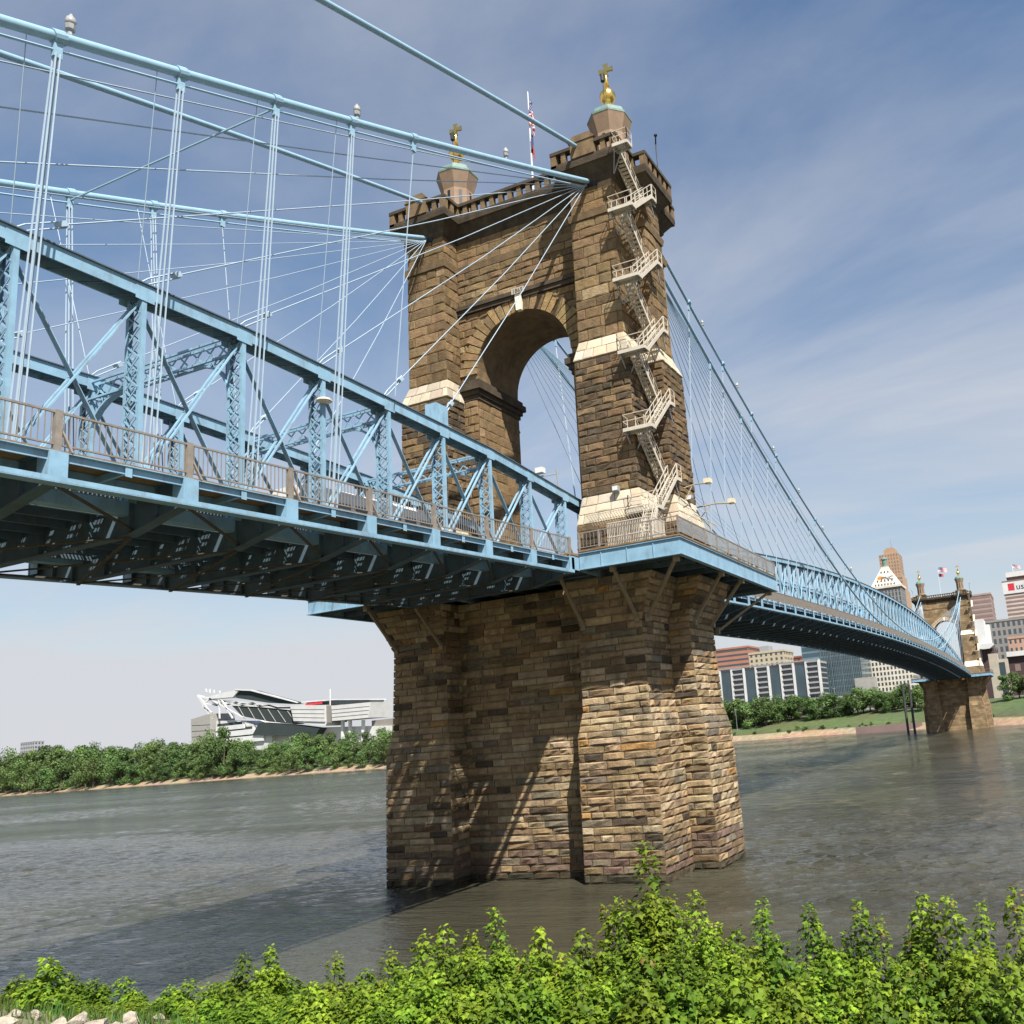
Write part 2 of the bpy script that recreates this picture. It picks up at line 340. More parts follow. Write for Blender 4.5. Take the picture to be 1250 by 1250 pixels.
def make_near_tower():
    T = thing('bridge_tower', 'large near sandstone bridge tower with round arch, zigzag stair and gilded crosses', 'tower', (0,0,0))
    core = MB()
    for l0, l1 in zip(PIER[:-1], PIER[1:]):
        a, b = ring(l0,0,-.05), ring(l1,0,-.05)
        for i in range(20): core.add([a[i],a[(i+1)%20],b[(i+1)%20],b[i]], [(0,1,2,3)])
    a = ring(PIER[-1],0,-.05); core.add(a, [tuple(range(20))])
    shaft_core(core, 0, .05); core.obj('mortar_core', MORTAR, T)
    so_ = MB(); arch_soffit(so_, 0); so_.obj('arch_soffit', SMOOTH, T)
    st = []; lime = []
    show = [0,1,2,3,4,5,6,7,17,18]         # faces of the cross plan that front the river bank or either side
    for li, (l0, l1) in enumerate(zip(PIER[:-1], PIER[1:])):
        a, b = ring(l0), ring(l1)
        for i in show:
            conv = {0:(1,1),1:(1,0),2:(0,0),3:(0,1),4:(1,1),5:(1,0),6:(0,1),7:(1,1),17:(1,1),18:(1,0)}[i]
            e = (.045*conv[0], .045*conv[1])
            fl = li == 3
            wall_blocks(a[i],a[(i+1)%20],b[(i+1)%20],b[i], .49 if li in (0,2) else .52, .9, 2.6, PAL_PIER, rough=.04 if li == 1 else .10, depth=.075, store=st, ext=e,
                        palf=lambda c: [((.075,.058,.036),3),((.06,.055,.035),2)] if c.z < .45 else PAL_WET if c.z < 2.6 else ([(GY,3),(LT,3),(TANC,3)] if 9.4 < c.z < 11.5 else PAL_PIER))
    for li, (l0, l1) in enumerate(zip(SHAFT[:-1], SHAFT[1:])):
        if li == 3: continue
        a, b = ring(l0), ring(l1)
        for i in show:
            if i == 2: continue
            conv = {0:(1,1),1:(1,0),3:(0,1),4:(1,1),5:(1,0),6:(0,1),7:(1,1),17:(1,1),18:(1,0)}[i]
            e = (.04*conv[0], .04*conv[1])
            if li in (1, 4): wall_blocks(a[i],a[(i+1)%20],b[(i+1)%20],b[i], .78, .9, 1.5, PAL_LIME, rough=.006, depth=.03, store=lime, ext=e)
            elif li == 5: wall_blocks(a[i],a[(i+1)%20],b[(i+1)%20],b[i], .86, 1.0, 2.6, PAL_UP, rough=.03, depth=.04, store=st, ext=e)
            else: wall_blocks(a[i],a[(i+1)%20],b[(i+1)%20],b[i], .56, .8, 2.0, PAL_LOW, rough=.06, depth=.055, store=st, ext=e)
    # wall over the arch and the jambs
    RV = ARCH_R+1.25
    def clip(q):
        z0 = q[0].z; z1 = q[3].z; zc_ = z0 if z0 > ARCH_Z else min(z1, max(z0, ARCH_Z))
        if zc_ < ARCH_Z: xe = ARCH_R
        elif z0 >= ARCH_Z+RV: return q
        else: xe = math.sqrt(max(0, RV*RV-(max(z0,ARCH_Z)-ARCH_Z)**2))
        xa, xb = q[0].x, q[1].x
        if xb <= 0: xb = min(xb, -xe)
        elif xa >= 0: xa = max(xa, xe)
        elif -xa > xb: xb = -xe
        else: xa = xe
        if xb-xa < .18: return None
        return (Vector((xa,q[0].y,q[0].z)), Vector((xb,q[1].y,q[1].z)), Vector((xb,q[2].y,q[2].z)), Vector((xa,q[3].y,q[3].z)))
    yw = -3.12
    for (xa, xb) in ((-6.25,-ARCH_R),(ARCH_R,6.25)): wall_blocks((xa,yw,22),(xb,yw,22),(xb,yw,38.2),(xa,yw,38.2), .72, .7, 1.5, PAL_UP, store=st, rough=.03)
    wall_blocks((-6.25,yw,39.9),(6.25,yw,39.9),(6.25,yw,46.0),(-6.25,yw,46.0), .68, 1.0, 2.0, PAL_UP, store=st, clip=clip, rough=.03)
    wall_blocks((-6.25,yw,46.75),(6.25,yw,46.75),(6.25,yw,50.0),(-6.25,yw,50.0), .72, 1.2, 2.2, PAL_UP, store=st, rough=.05, depth=.07)
    for sx in (-1, 1):
        ya, yb = (-3.1,3.1) if sx < 0 else (3.1,-3.1)
        wall_blocks((sx*ARCH_R,ya,22),(sx*ARCH_R,yb,22),(sx*ARCH_R,yb,38.2),(sx*ARCH_R,ya,38.2), .8, 1.2, 2.2, PAL_UP, store=st, rough=.015, depth=.03)
    # upper block under the cornice
    a, b = ring(TOP[2]), ring(TOP[3])
    for i in show: wall_blocks(a[i],a[(i+1)%20],b[(i+1)%20],b[i], .8, 1.2, 2.3, PAL_UP, store=st, rough=.02, depth=.03, ext=(0,0))
    # biggest in the picture become single stones, the rest one mass
    def area(b):
        vs, fs, c, n = b; p = [proj(vs[k]) for k in (0,3,15,12)]
        if n.dot(CAM-vs[0]) <= 0: return 0
        return abs(sum(p[i][0]*p[(i+1)%4][1]-p[(i+1)%4][0]*p[i][1] for i in range(4)))/2
    st.sort(key=area, reverse=True)
    for vs, fs, c, n in st[:300]: MB().add(vs, fs, c).obj('stone', STONE, T)
    rest = MB()
    for vs, fs, c, n in st[300:]: rest.add(vs, fs, c)
    rest.obj('stonework', STONE, T, kind='stuff')
    for vs, fs, c, n in lime: MB().add(vs, fs, c).obj('limestone_block', LIME, T)
    # drip ledge under the upper limestone band
    # voussoirs with uneven backs, keystone
    NV = 25
    for k in range(NV):
        t0 = math.pi*k/NV; t1 = math.pi*(k+1)/NV; key = k == NV//2
        r0, r1 = ARCH_R-.02, ARCH_R+(1.75 if key else (1.28 if k%2 else 1.6)); g = .009
        pr = .36 if key else .16+R.uniform(-.03,.04)
        pl = [(r*math.cos(t), ARCH_Z+r*math.sin(t)) for r, t in ((r0,t0+g),(r1,t0+g),(r1,t1-g),(r0,t1-g))]
        MB().prism_y(pl, yw-pr, yw+.05, pick([((.31,.21,.105),3),((.35,.24,.12),2),(BR,.5)]) if not key else (.78,.70,.57)).obj('keystone' if key else 'voussoir', LIME if key else STONE, T)
    sc = MB(); sc.box(-6.2,6.2,yw-.28,yw+.05,46.02,46.4); sc.box(-6.2,6.2,yw-.42,yw+.05,46.4,46.74); sc.obj('string_course', CORN, T)
    pl = MB(); pl.box(-.55,.65,yw-.47,yw-.40,46.38,46.9); pl = pl.obj('date_plate', CREAM, T)
    text('1865', .52, (.05, yw-.475, 46.45), BLACK, pl, 'date_numerals', Matrix.Rotation(rad(90),4,'X'))
    # impost mouldings of the arch
    for sx in (-1, 1):
        im = MB()
        for z0, z1, d in ((38.2,38.6,.12),(38.6,39.0,.28),(39.0,39.5,.5),(39.5,39.9,.3)):
            im.box(min(sx*(ARCH_R-d),sx*6.2), max(sx*(ARCH_R-d),sx*6.2), -3.1-d, 3.1+d, z0, z1)
        im.obj('impost_moulding', CORN, T)
    tp = MB()
    for l0, l1 in zip(TOP[:-1], TOP[1:]): tp.loft([ring(l0,0,-.04 if l0[0]>50.5 else 0), ring(l1,0,-.04 if l0[0]>50.5 else 0)], cap=True)
    tp.obj('upper_band', SMOOTH, T)
    for sx in (-1,1):
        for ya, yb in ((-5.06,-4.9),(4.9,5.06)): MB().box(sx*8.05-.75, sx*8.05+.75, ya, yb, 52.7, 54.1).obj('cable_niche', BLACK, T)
    cornice(T, 0)
    return T
def text(body, size, loc, material, parent, name, rotm):
    cu = bpy.data.curves.new(name, 'FONT'); cu.body = body; cu.size = size; cu.extrude = .012*size; cu.align_x = 'CENTER'
    ob = bpy.data.objects.new(name, cu); COL.objects.link(ob); bpy.context.view_layer.update()
    me = bpy.data.meshes.new_from_object(ob.evaluated_get(bpy.context.evaluated_depsgraph_get())); bpy.data.objects.remove(ob)
    me.transform(Matrix.Translation(loc) @ rotm); me.materials.clear()
    return link(name, me, material, parent)
def brick_mat(name, c1, c2, mo, bw, bh):
    ma = bpy.data.materials.new(name); ma.use_nodes = True; t = ma.node_tree; n = t.nodes; l = t.links; b = n['Principled BSDF']; b.inputs['Roughness'].default_value = .92
    ge = n.new('ShaderNodeNewGeometry'); se = n.new('ShaderNodeSeparateXYZ'); l.new(ge.outputs['Position'], se.inputs[0])
    ad = n.new('ShaderNodeMath'); ad.operation = 'ADD'; l.new(se.outputs[0], ad.inputs[0]); l.new(se.outputs[1], ad.inputs[1])
    co = n.new('ShaderNodeCombineXYZ'); l.new(ad.outputs[0], co.inputs[0]); l.new(se.outputs[2], co.inputs[1])
    br = n.new('ShaderNodeTexBrick'); l.new(co.outputs[0], br.inputs[0]); br.inputs['Scale'].default_value = 1; br.inputs['Brick Width'].default_value = bw; br.inputs['Row Height'].default_value = bh; br.inputs['Mortar Size'].default_value = .03
    c1, c2, mo = [tuple(c*KA for c in q) for q in (c1, c2, mo)]
    br.inputs['Color1'].default_value = (*c1,1); br.inputs['Color2'].default_value = (*c2,1); br.inputs['Mortar'].default_value = (*mo,1)
    nz = n.new('ShaderNodeTexNoise'); nz.inputs['Scale'].default_value = .5; nz.inputs['Detail'].default_value = 8; l.new(ge.outputs['Position'], nz.inputs[0])
    mr = n.new('ShaderNodeMapRange'); mr.inputs[1].default_value = .3; mr.inputs[2].default_value = .7; mr.inputs[3].default_value = .7; mr.inputs[4].default_value = 1.25; l.new(nz.outputs[0], mr.inputs[0])
    mx = n.new('ShaderNodeMixRGB'); mx.blend_type = 'MULTIPLY'; mx.inputs[0].default_value = 1; l.new(br.outputs[0], mx.inputs[1]); l.new(mr.outputs[0], mx.inputs[2]); l.new(mx.outputs[0], b.inputs['Base Color'])
    return ma
FARST = brick_mat('far_sandstone', (.36,.25,.135), (.20,.135,.07), (.13,.095,.06), 2.2, .85)
SPAN = 322.0
def make_far_tower():
    T = thing('bridge_tower', 'distant twin sandstone bridge tower with round arch, standing by the far city bank', 'tower', (0,SPAN,0))
    p = MB(); p.loft([ring(l, SPAN) for l in PIER]); p.obj('pier', FARST, T)
    s = MB(); shaft_core(s, SPAN, 0); s.obj('shaft', FARST, T)
    a = MB(); arch_soffit(a, SPAN); a.obj('arch_soffit', SMOOTH, T)
    for l0, l1 in ((SHAFT[1],SHAFT[2]),(SHAFT[4],SHAFT[5])):
        b = MB(); A, B = ring(l0,SPAN,.03), ring(l1,SPAN,.03)
        for i in range(20):
            if i not in (2,12): b.add([A[i],A[(i+1)%20],B[(i+1)%20],B[i]], [(0,1,2,3)], (.78,.70,.57))
        b.obj('limestone_band', LIME, T, kind='stuff')
    t = MB()
    for l0, l1 in zip(TOP[:-1], TOP[1:]): t.loft([ring(l0,SPAN), ring(l1,SPAN)])
    t.obj('upper_band', FARST, T)
    v = MB()
    for k in range(15):
        t0 = math.pi*k/15; t1 = math.pi*(k+1)/15
        v.prism_y([(r*math.cos(t), ARCH_Z+r*math.sin(t)) for r, t in ((4.56,t0+.01),(5.95,t0+.01),(5.95,t1-.01),(4.56,t1-.01))], SPAN-3.25, SPAN-3.05, (.78,.7,.57) if k == 7 else (.45,.31,.17))
    v.obj('voussoir_ring', STONE, T)
    for sx in (-1,1):
        im = MB(); im.box(min(sx*4.2,sx*6.2),max(sx*4.2,sx*6.2),SPAN-3.5,SPAN+3.5,38.4,39.8); im.obj('impost_moulding', CORN, T)
    cornice(T, SPAN)
    st = MB()                                          # its outside stair, seen as a pale zigzag
    for k in range(5):
        z = 25+6*k
        st.bar((12,SPAN-5.8,z),(12,SPAN-2.2,z+3),.7,.2); st.bar((11.2,SPAN-2.2,z+3),(11.2,SPAN-5.8,z+6),.7,.2); st.box(9.8,12.4,SPAN-6.4,SPAN-5.5,z-.1,z); st.box(10.8,12.4,SPAN-2.3,SPAN-1.9,z+2.9,z+3)
    st.obj('outside_stair', STAIR, T)
    return T
NEAR = make_near_tower(); make_far_tower()

# ------------------------------------------------------------------ deck, trusses, cables
def zs(y):                       # sidewalk level along the bridge
    if y < -10.9: return 22.0+.045*y
    if y < 10.9: return 21.75
    if y > SPAN-10.9: return zs(SPAN-y) if y < SPAN+10.9 else 22.0-.03*(y-SPAN)
    return 25.35-3.5*((y-161)/161)**2
TOPN = [(-90,27.6),(-60,28.3),(-45,28.55),(-35,28.75),(-25.7,28.5),(-15.7,28.2),(-5,27.25),(-3,27.1)]
def zt(y):                       # top of the truss chord
    if y <= -3:
        for (a,za),(b,zb) in zip(TOPN[:-1],TOPN[1:]):
            if a <= y <= b: return za+(zb-za)*(y-a)/(b-a)
    return 35.8-10.2*((y-161)/161)**2
NODES_S = [-7.1-4.7*k for k in range(17)]
DN = (SPAN-14.2)/65
NODES_N = [7.1+DN*k for k in range(66)]
XT = 4.9; XE = 8.13

def lacing(mb, p0, p1, half, thick, pitch, w_=.065, cross=True):
    """zigzag bars between two parallel edges; half = vector from centre line to the edge"""
    p0 = Vector(p0); p1 = Vector(p1); half = Vector(half); n = max(2, round((p1-p0).length/pitch)); d = (p1-p0)/n
    nrm = d.cross(half).normalized()
    for k in range(n):
        a = p0+d*k; b = a+d; s = 1 if k%2 else -1
        mb.bar(a+half*s, b-half*s, thick, w_, nrm.cross(d))
        if cross: mb.bar(a-half*s+nrm*.012, b+half*s+nrm*.012, thick, w_, nrm.cross(d))
def make_truss(xt, nodes, label, det, y_end):
    T = thing('stiffening_truss', label, 'truss', (xt, nodes[0], zs(nodes[0])))
    ys = sorted(nodes)
    # top chord
    c = MB(); cov = MB(); lac = MB(); pts = ([y_end]+ys) if y_end < ys[0] else (ys+[y_end])
    if det == 2: pts = sorted(pts)
    for a, b in zip(pts[:-1], pts[1:]):
        for dx in (-.44,.44): c.bar((xt+dx,a,zt(a)-.33),(xt+dx,b,zt(b)-.33),.06,.55)
        cov.bar((xt,a,zt(a)-.03),(xt,b,zt(b)-.03),1.12,.05)
        if det: 
            k = 4
            for s in range(k):
                y0 = a+(b-a)*(s+.3)/k; lac.bar((xt-.43,y0,zt(y0)-.58),(xt+.43,y0+.5,zt(y0+.5)-.58),.09,.03)
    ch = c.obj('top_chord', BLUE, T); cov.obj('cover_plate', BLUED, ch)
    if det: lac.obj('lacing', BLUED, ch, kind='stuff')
    bc = MB()
    for a, b in zip(pts[:-1], pts[1:]): bc.bar((xt,a,zs(a)-.75),(xt,b,zs(b)-.75),.55,.5)
    bc.obj('bottom_chord', BLUE, T)
    for k, y in enumerate(ys):
        zb = zs(y)-.55; ztp = zt(y)-.55; p = MB()
        for dx in (-.42,.42): p.box(xt+dx-.03, xt+dx+.03, y-.1, y+.1, zb, ztp)
        for dx in (-.34,.34):
            for dy in (-.09,.09): p.box(xt+dx-.05, xt+dx+.05, y+dy-.012, y+dy+.012, zb, ztp)
        po = p.obj('post', BLUE, T)
        la = MB()
        for dy in ((-.11,.11) if det else (-.11,)):
            lacing(la, (xt,y+dy,zb+.3), (xt,y+dy,ztp-.1), (.36,0,0), .025, .62 if det else .9, .06, cross=bool(det))
        la.obj('lacing', BLUE, po, kind='stuff')
        if det:
            for gb_ in ((xt-.485,xt-.475,y-.4,y+.4,zt(y)-.8,zt(y)-.1),(xt+.475,xt+.485,y-.4,y+.4,zt(y)-.75,zt(y)-.1),(xt+.475,xt+.485,y-.4,y+.4,zs(y)-.6,zs(y)+.3)): MB().box(*gb_).obj('gusset_plate', BLUE, po)
    for k, (a, b) in enumerate(zip(ys[:-1], ys[1:])):
        d = MB()
        for dx in (-.17,.17): d.bar((xt+dx,b,zt(b)-.7),(xt+dx,a,zs(a)),.05,.15,(1,0,0))
        d.obj('diagonal', BLUE, T)
        d = MB()
        for dx in (-.06,.06): d.bar((xt+dx,a,zt(a)-.7),(xt+dx,b,zs(b)),.035,.11,(1,0,0))
        d.obj('counter_diagonal', BLUE, T)
    return T
make_truss(XT, NODES_S, 'pale blue laced steel truss beside the walkway railing, stay ropes clamped to its top', 2, -3.25)
make_truss(-XT, NODES_S, 'blue laced steel truss on the far side of the roadway of the approach span', 2, -3.25)
make_truss(XT, NODES_N, 'long blue steel truss over the river between the towers, stair side', 0, 3.25)
make_truss(-XT, NODES_N, 'long blue steel truss over the river on the stadium side, behind its twin', 0, 3.25)
# sway frames that tie the approach trusses together
ORD0 = ['first','second','third','fourth','fifth','sixth','seventh','eighth','ninth']
for k_, y in enumerate(NODES_S[2::2]):
    z = zt(y)-.35; F = thing('sway_frame', 'laced blue cross frame joining the approach truss tops, '+ORD0[k_]+' out from the tower', 'truss frame', (0,y,z))
    if y < -58: continue
    c = MB()
    for dz in (0,-.85):
        for dy in (-.17,.17): c.bar((-4.6,y+dy,z+dz),(4.6,y+dy,z+dz),.1,.1)
    c.obj('chord', BLUE, F)
    la = MB(); lacing(la, (-4.5,y,z-.42), (4.5,y,z-.42), (0,0,.4), .03, .8, .08); lacing(la, (-4.5,y,z-.9), (4.5,y,z-.9), (0,.17,0), .03, .6, .06, cross=False); la.obj('lacing', BLUE, F, kind='stuff')
    for s in (-1,1):
        kb = MB(); pr = None
        for i in range(7):
            t = i/6*math.pi/2; q = Vector((s*(4.6-2.3*(1-math.cos(t))), y, z-.85-2.0*(1-math.sin(t))))
            if pr is not None: kb.bar(pr, q, .3, .1, (0,0,1))
            pr = q
        for i in (1,2,3,4):
            t = i/6*math.pi/2; q = Vector((s*(4.6-2.3*(1-math.cos(t))), y, z-.85-2.0*(1-math.sin(t)))); kb.bar(q, (q.x, y, z-.85), .05, .06); 
        kb.obj('knee_brace', BLUE, F)
for o in [o for o in COL.objects if o.name.startswith('sway_frame') and not o.children]: bpy.data.objects.remove(o)

def make_deck(nodes, label, det):
    D = thing('bridge_deck', label, 'bridge deck', (0, nodes[0], zs(nodes[0])))
    ys = sorted(nodes)
    for y in ys:
        z = zs(y); w = .05
        f = MB()
        pl = [(-XE,z-.14),(-XE,z-1.05),(-5.2,z-1.75),(5.2,z-1.75),(XE,z-1.05),(XE,z-.14)]
        f.prism_y(pl, y-w, y+w)
        for a, b in zip(pl[1:4], pl[2:5]): f.bar((a[0],y,a[1]-.02),(b[0],y,b[1]-.02),.42,.05)
        f.bar((-XE,y,z-.16),(XE,y,z-.16),.42,.05)
        for x in (-6.6,-5.2,-3,0,3,5.2,6.6):
            f.box(x-.04,x+.04,y-.2,y+.2,z-(1.7 if abs(x)<5.3 else 1.3),z-.2)
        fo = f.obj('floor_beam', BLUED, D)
        for s in (-1,1):
            e = MB(); e.box(min(s*(XE+.01),s*(XE+.07)),max(s*(XE+.01),s*(XE+.07)),y-.3,y+.3,z-1.04,z-.13)
            if det: e.box(min(s*(XE+.02),s*(XE-.55)),max(s*(XE+.02),s*(XE-.55)),y-.27,y-.24,z-1.0,z-.15)
            e.obj('end_plate', BLUE, fo)
    egs = {1:MB(),-1:MB()}; eds = {k:MB() for k in (-3,-2,-1,1,2,3)}; sts = {}; st_ = MB(); br = MB(); gr = MB(); gb = MB(); pw = MB(); bk = MB()
    for a, b in zip(ys[:-1], ys[1:]):
        za, zb = zs(a), zs(b)
        for s in (-1,1):
            eg = egs[s]; eg.bar((s*(XE-.02),a,za-1.18),(s*(XE-.02),b,zb-1.18),.46,.05); eg.bar((s*(XE+.19),a,za-1.10),(s*(XE+.19),b,zb-1.10),.04,.2)
            ed = eds[s]; ed.bar((s*(XE-.1),a,za-.28),(s*(XE-.1),b,zb-.28),.06,.28); ed.bar((s*(XE-.05),a,za-.15),(s*(XE-.05),b,zb-.15),.2,.03)
            eds[s*2].bar((s*6.4,a,za-.3),(s*6.4,b,zb-.3),.12,.3); eds[s*3].bar((s*5.4,a,za-.3),(s*5.4,b,zb-.3),.12,.3)
            mid = (a+b)/2; zm = (za+zb)/2
            bk = MB(); bk.bar((s*5.3,mid,zm-.42),(s*(XE-.1),mid,zm-.28),.12,.22); bk.box(min(s*XE,s*(XE+.02)),max(s*XE,s*(XE+.02)),mid-.12,mid+.12,zm-.52,zm-.12); bk.obj('walkway_bracket', BLUE, D)
        for x in (-4.1,-2.75,-1.38,0,1.38,2.75,4.1): sts.setdefault(x, MB()).bar((x,a,za-.62),(x,b,zb-.62),.16,.55)
        if det:
            br.bar((-5,a,za-1.82),(5,b,zb-1.82),.14,.05); br.bar((5,a,za-1.88),(-5,b,zb-1.88),.14,.05)
            br.bar((XE-.2,a,za-1.12),(5.2,b,zb-1.6),.10,.08); br.bar((-XE+.2,a,za-1.12),(-5.2,b,zb-1.6),.10,.08)
            n = int((b-a)/.16)
            for k in range(n):
                y = a+(b-a)*k/n; gr.box(-4.5,4.5,y-.022,y+.022,zs(y)-.26,zs(y)-.2)
            for x0_, x1_ in ((-4.5,-3.75),(-3.15,-2.35),(-1.85,-.85),(-.3,.65),(1.1,2.1),(2.7,3.45),(3.95,4.5)): gb.bar(((x0_+x1_)/2,a,za-.19),((x0_+x1_)/2,b,zb-.19),x1_-x0_,.02)  # solid strips added over the grating to cut the sun through it
            for k in range(45):
                if k%5 == 2: continue
                x = -4.4+k*.2; gb.bar((x,a,za-.24),(x,b,zb-.24),.035,.05)
            for k in range(4): y = a+(b-a)*(k+.5)/4; st_.box(-4.4,4.4,y-.05,y+.05,zs(y)-.45,zs(y)-.34)
            n = 22
            for k in range(n):
                y = a+(b-a)*(k+.5)/n
                for s in (-1,1): pw.box(min(s*5.3,s*(XE-.02)),max(s*5.3,s*(XE-.02)),y-.098,y+.098,zs(y)-.13,zs(y)-.06+R.uniform(-.008,.008))
        else:
            gr.bar((0,a,za-.28),(0,b,zb-.28),8.9,.1)
            for s in (-1,1): pw.bar((s*6.7,a,za-.1),(s*6.7,b,zb-.1),2.8,.06)
    for q in egs.values(): q.obj('edge_girder', BLUE, D)
    for q in eds.values(): q.obj('walkway_beam', BLUE, D)
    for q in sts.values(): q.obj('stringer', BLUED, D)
    if st_.v: st_.obj('cross_ribs', BLUED, D, kind='stuff')
    if det: br.obj('wind_bracing', RUST, D, kind='stuff'); gb.obj('bearers_and_shade_strips', GRATE, D, kind='stuff')
    gr.obj('road_grating', GRATE, D, kind='stuff'); pw.obj('walkway_planks', WOOD, D, kind='stuff')
make_deck(NODES_S[1:], 'bridge deck with grating road on blue floor beams, from near tower to near bank', True)
make_deck(NODES_N[1:-1], 'long cambered bridge deck with a comb of blue beams, spanning to the far tower', False)
make_deck([SPAN+11.8+4.7*k for k in range(6)], 'short stretch of blue bridge deck beyond the far tower', False)

def portal_deck(dy, label):
    D = thing('bridge_deck', label, 'bridge deck', (0,dy,21)); r = MB(); r.box(-4.52,4.52,-11.9+dy,11.9+dy,21.28,21.5); r.obj('road_plate', GRATE, D)
    w_ = MB(); b = MB()
    for sx in (-1,1):
        for sy in (-1,1):
            w_.box(min(sx*4.54,sx*8.24),max(sx*4.54,sx*8.24),min(sy*6.5,sy*11.9)+dy,max(sy*6.5,sy*11.9)+dy,21.5,21.64)
            b.box(min(sx*8.05,sx*8.2),max(sx*8.05,sx*8.2),min(sy*7.95,sy*11.85)+dy,max(sy*7.95,sy*11.85)+dy,20.55,21.48)
    w_.obj('walkway_plate', WOOD, D); b.obj('edge_girder', BLUE, D); f = MB()
    for y in (-10.6,-9.2,-8.1,8.1,9.2,10.6): f.box(-8.0,8.0,y-.06+dy,y+.06+dy,20.5,21.27); f.box(-8.0,8.0,y-.2+dy,y+.2+dy,20.46,20.5)
    for x in (-4,-2,0,2,4): f.box(x-.08,x+.08,-10.5+dy,10.5+dy,20.75,21.26)
    f.obj('floor_beam', BLUED, D)
portal_deck(0, 'short steel deck carrying the road through the arch of the near tower')
portal_deck(SPAN, 'short steel deck carrying the road through the arch of the far tower')
# railings of the walkways
PICK = MB().box(-.013,.013,-.013,.013,0,1.0).mesh('picket'); PICK.materials.append(RAILB)
def railing(x, nodes, label, pickets):
    ys = sorted(nodes); T = thing('walkway_railing', label, 'railing', (x, ys[0], zs(ys[0])))
    s = 1 if x > 0 else -1; rl = MB()
    for a, b in zip(ys[:-1], ys[1:]):
        for dz, h in ((1.2,.07),(.12,.05)): rl.bar((x,a,zs(a)+dz),(x,b,zs(b)+dz),.07,h)
    rl.obj('rail', RAILB, T)
    for y in ys:
        z = zs(y); p = MB(); p.box(x-.08,x+.08,y-.11,y+.11,z-.12,z+1.26); p.bar((x-s*.05,y+.1,z+.75),(x+s*.12,y+.42,z-.08),.09,.07,(0,1,0)); p.obj('rail_post', RAILB, T)
    for a, b in zip(ys[:-1], ys[1:]):
        n = 24
        if pickets:
            for k in range(1,n):
                y = a+(b-a)*k/n; o = link('picket', PICK, None, T); o.matrix_parent_inverse = Matrix.Translation(-Vector(T.location)); o.location = (x, y, zs(y)+.14)
        else:
            pm = MB()
            for k in range(1,n): y = a+(b-a)*k/n; pm.box(x-.016,x+.016,y-.016,y+.016,zs(y)+.14,zs(y)+1.18)
            pm.obj('picket_row', RAILB, T)
railing(8.05, [-11.8-4.7*k for k in range(10)], 'brown steel picket railing along the wooden walkway on the approach span', True)
railing(-8.05, [-11.8-4.7*k for k in range(10)], 'brown steel picket railing on the stadium side of the approach span', False)
for sx in (1,-1):
    T = thing('mesh_railing', 'grey brown mesh railing along the walkway of the long river span'+('' if sx > 0 else ', stadium side'), 'railing', (sx*8.05, 12, zs(12)))
    pm = MB(); pm.box(-.03,.03,0,DN,1.16,1.22); pm.box(-.03,.03,0,DN,.1,.15); pm.box(-.04,.04,-.04,.04,0,1.25)
    for k in range(1,46): pm.box(-.008,.008,k*DN/46-.022,k*DN/46+.022,.1,1.2)
    for k in range(1,8): pm.box(-.01,.01,0,DN,.12+k*.13,.15+k*.13)
    me = pm.mesh('mesh_panel'); me.materials.append(RAILB)
    for a, b in zip(NODES_N[1:-2], NODES_N[2:-1]):
        o = link('mesh_panel', me, None, T); o.location = (sx*8.05, a, zs(a)); o.rotation_euler = (math.atan2(zs(b)-zs(a), b-a), 0, 0)

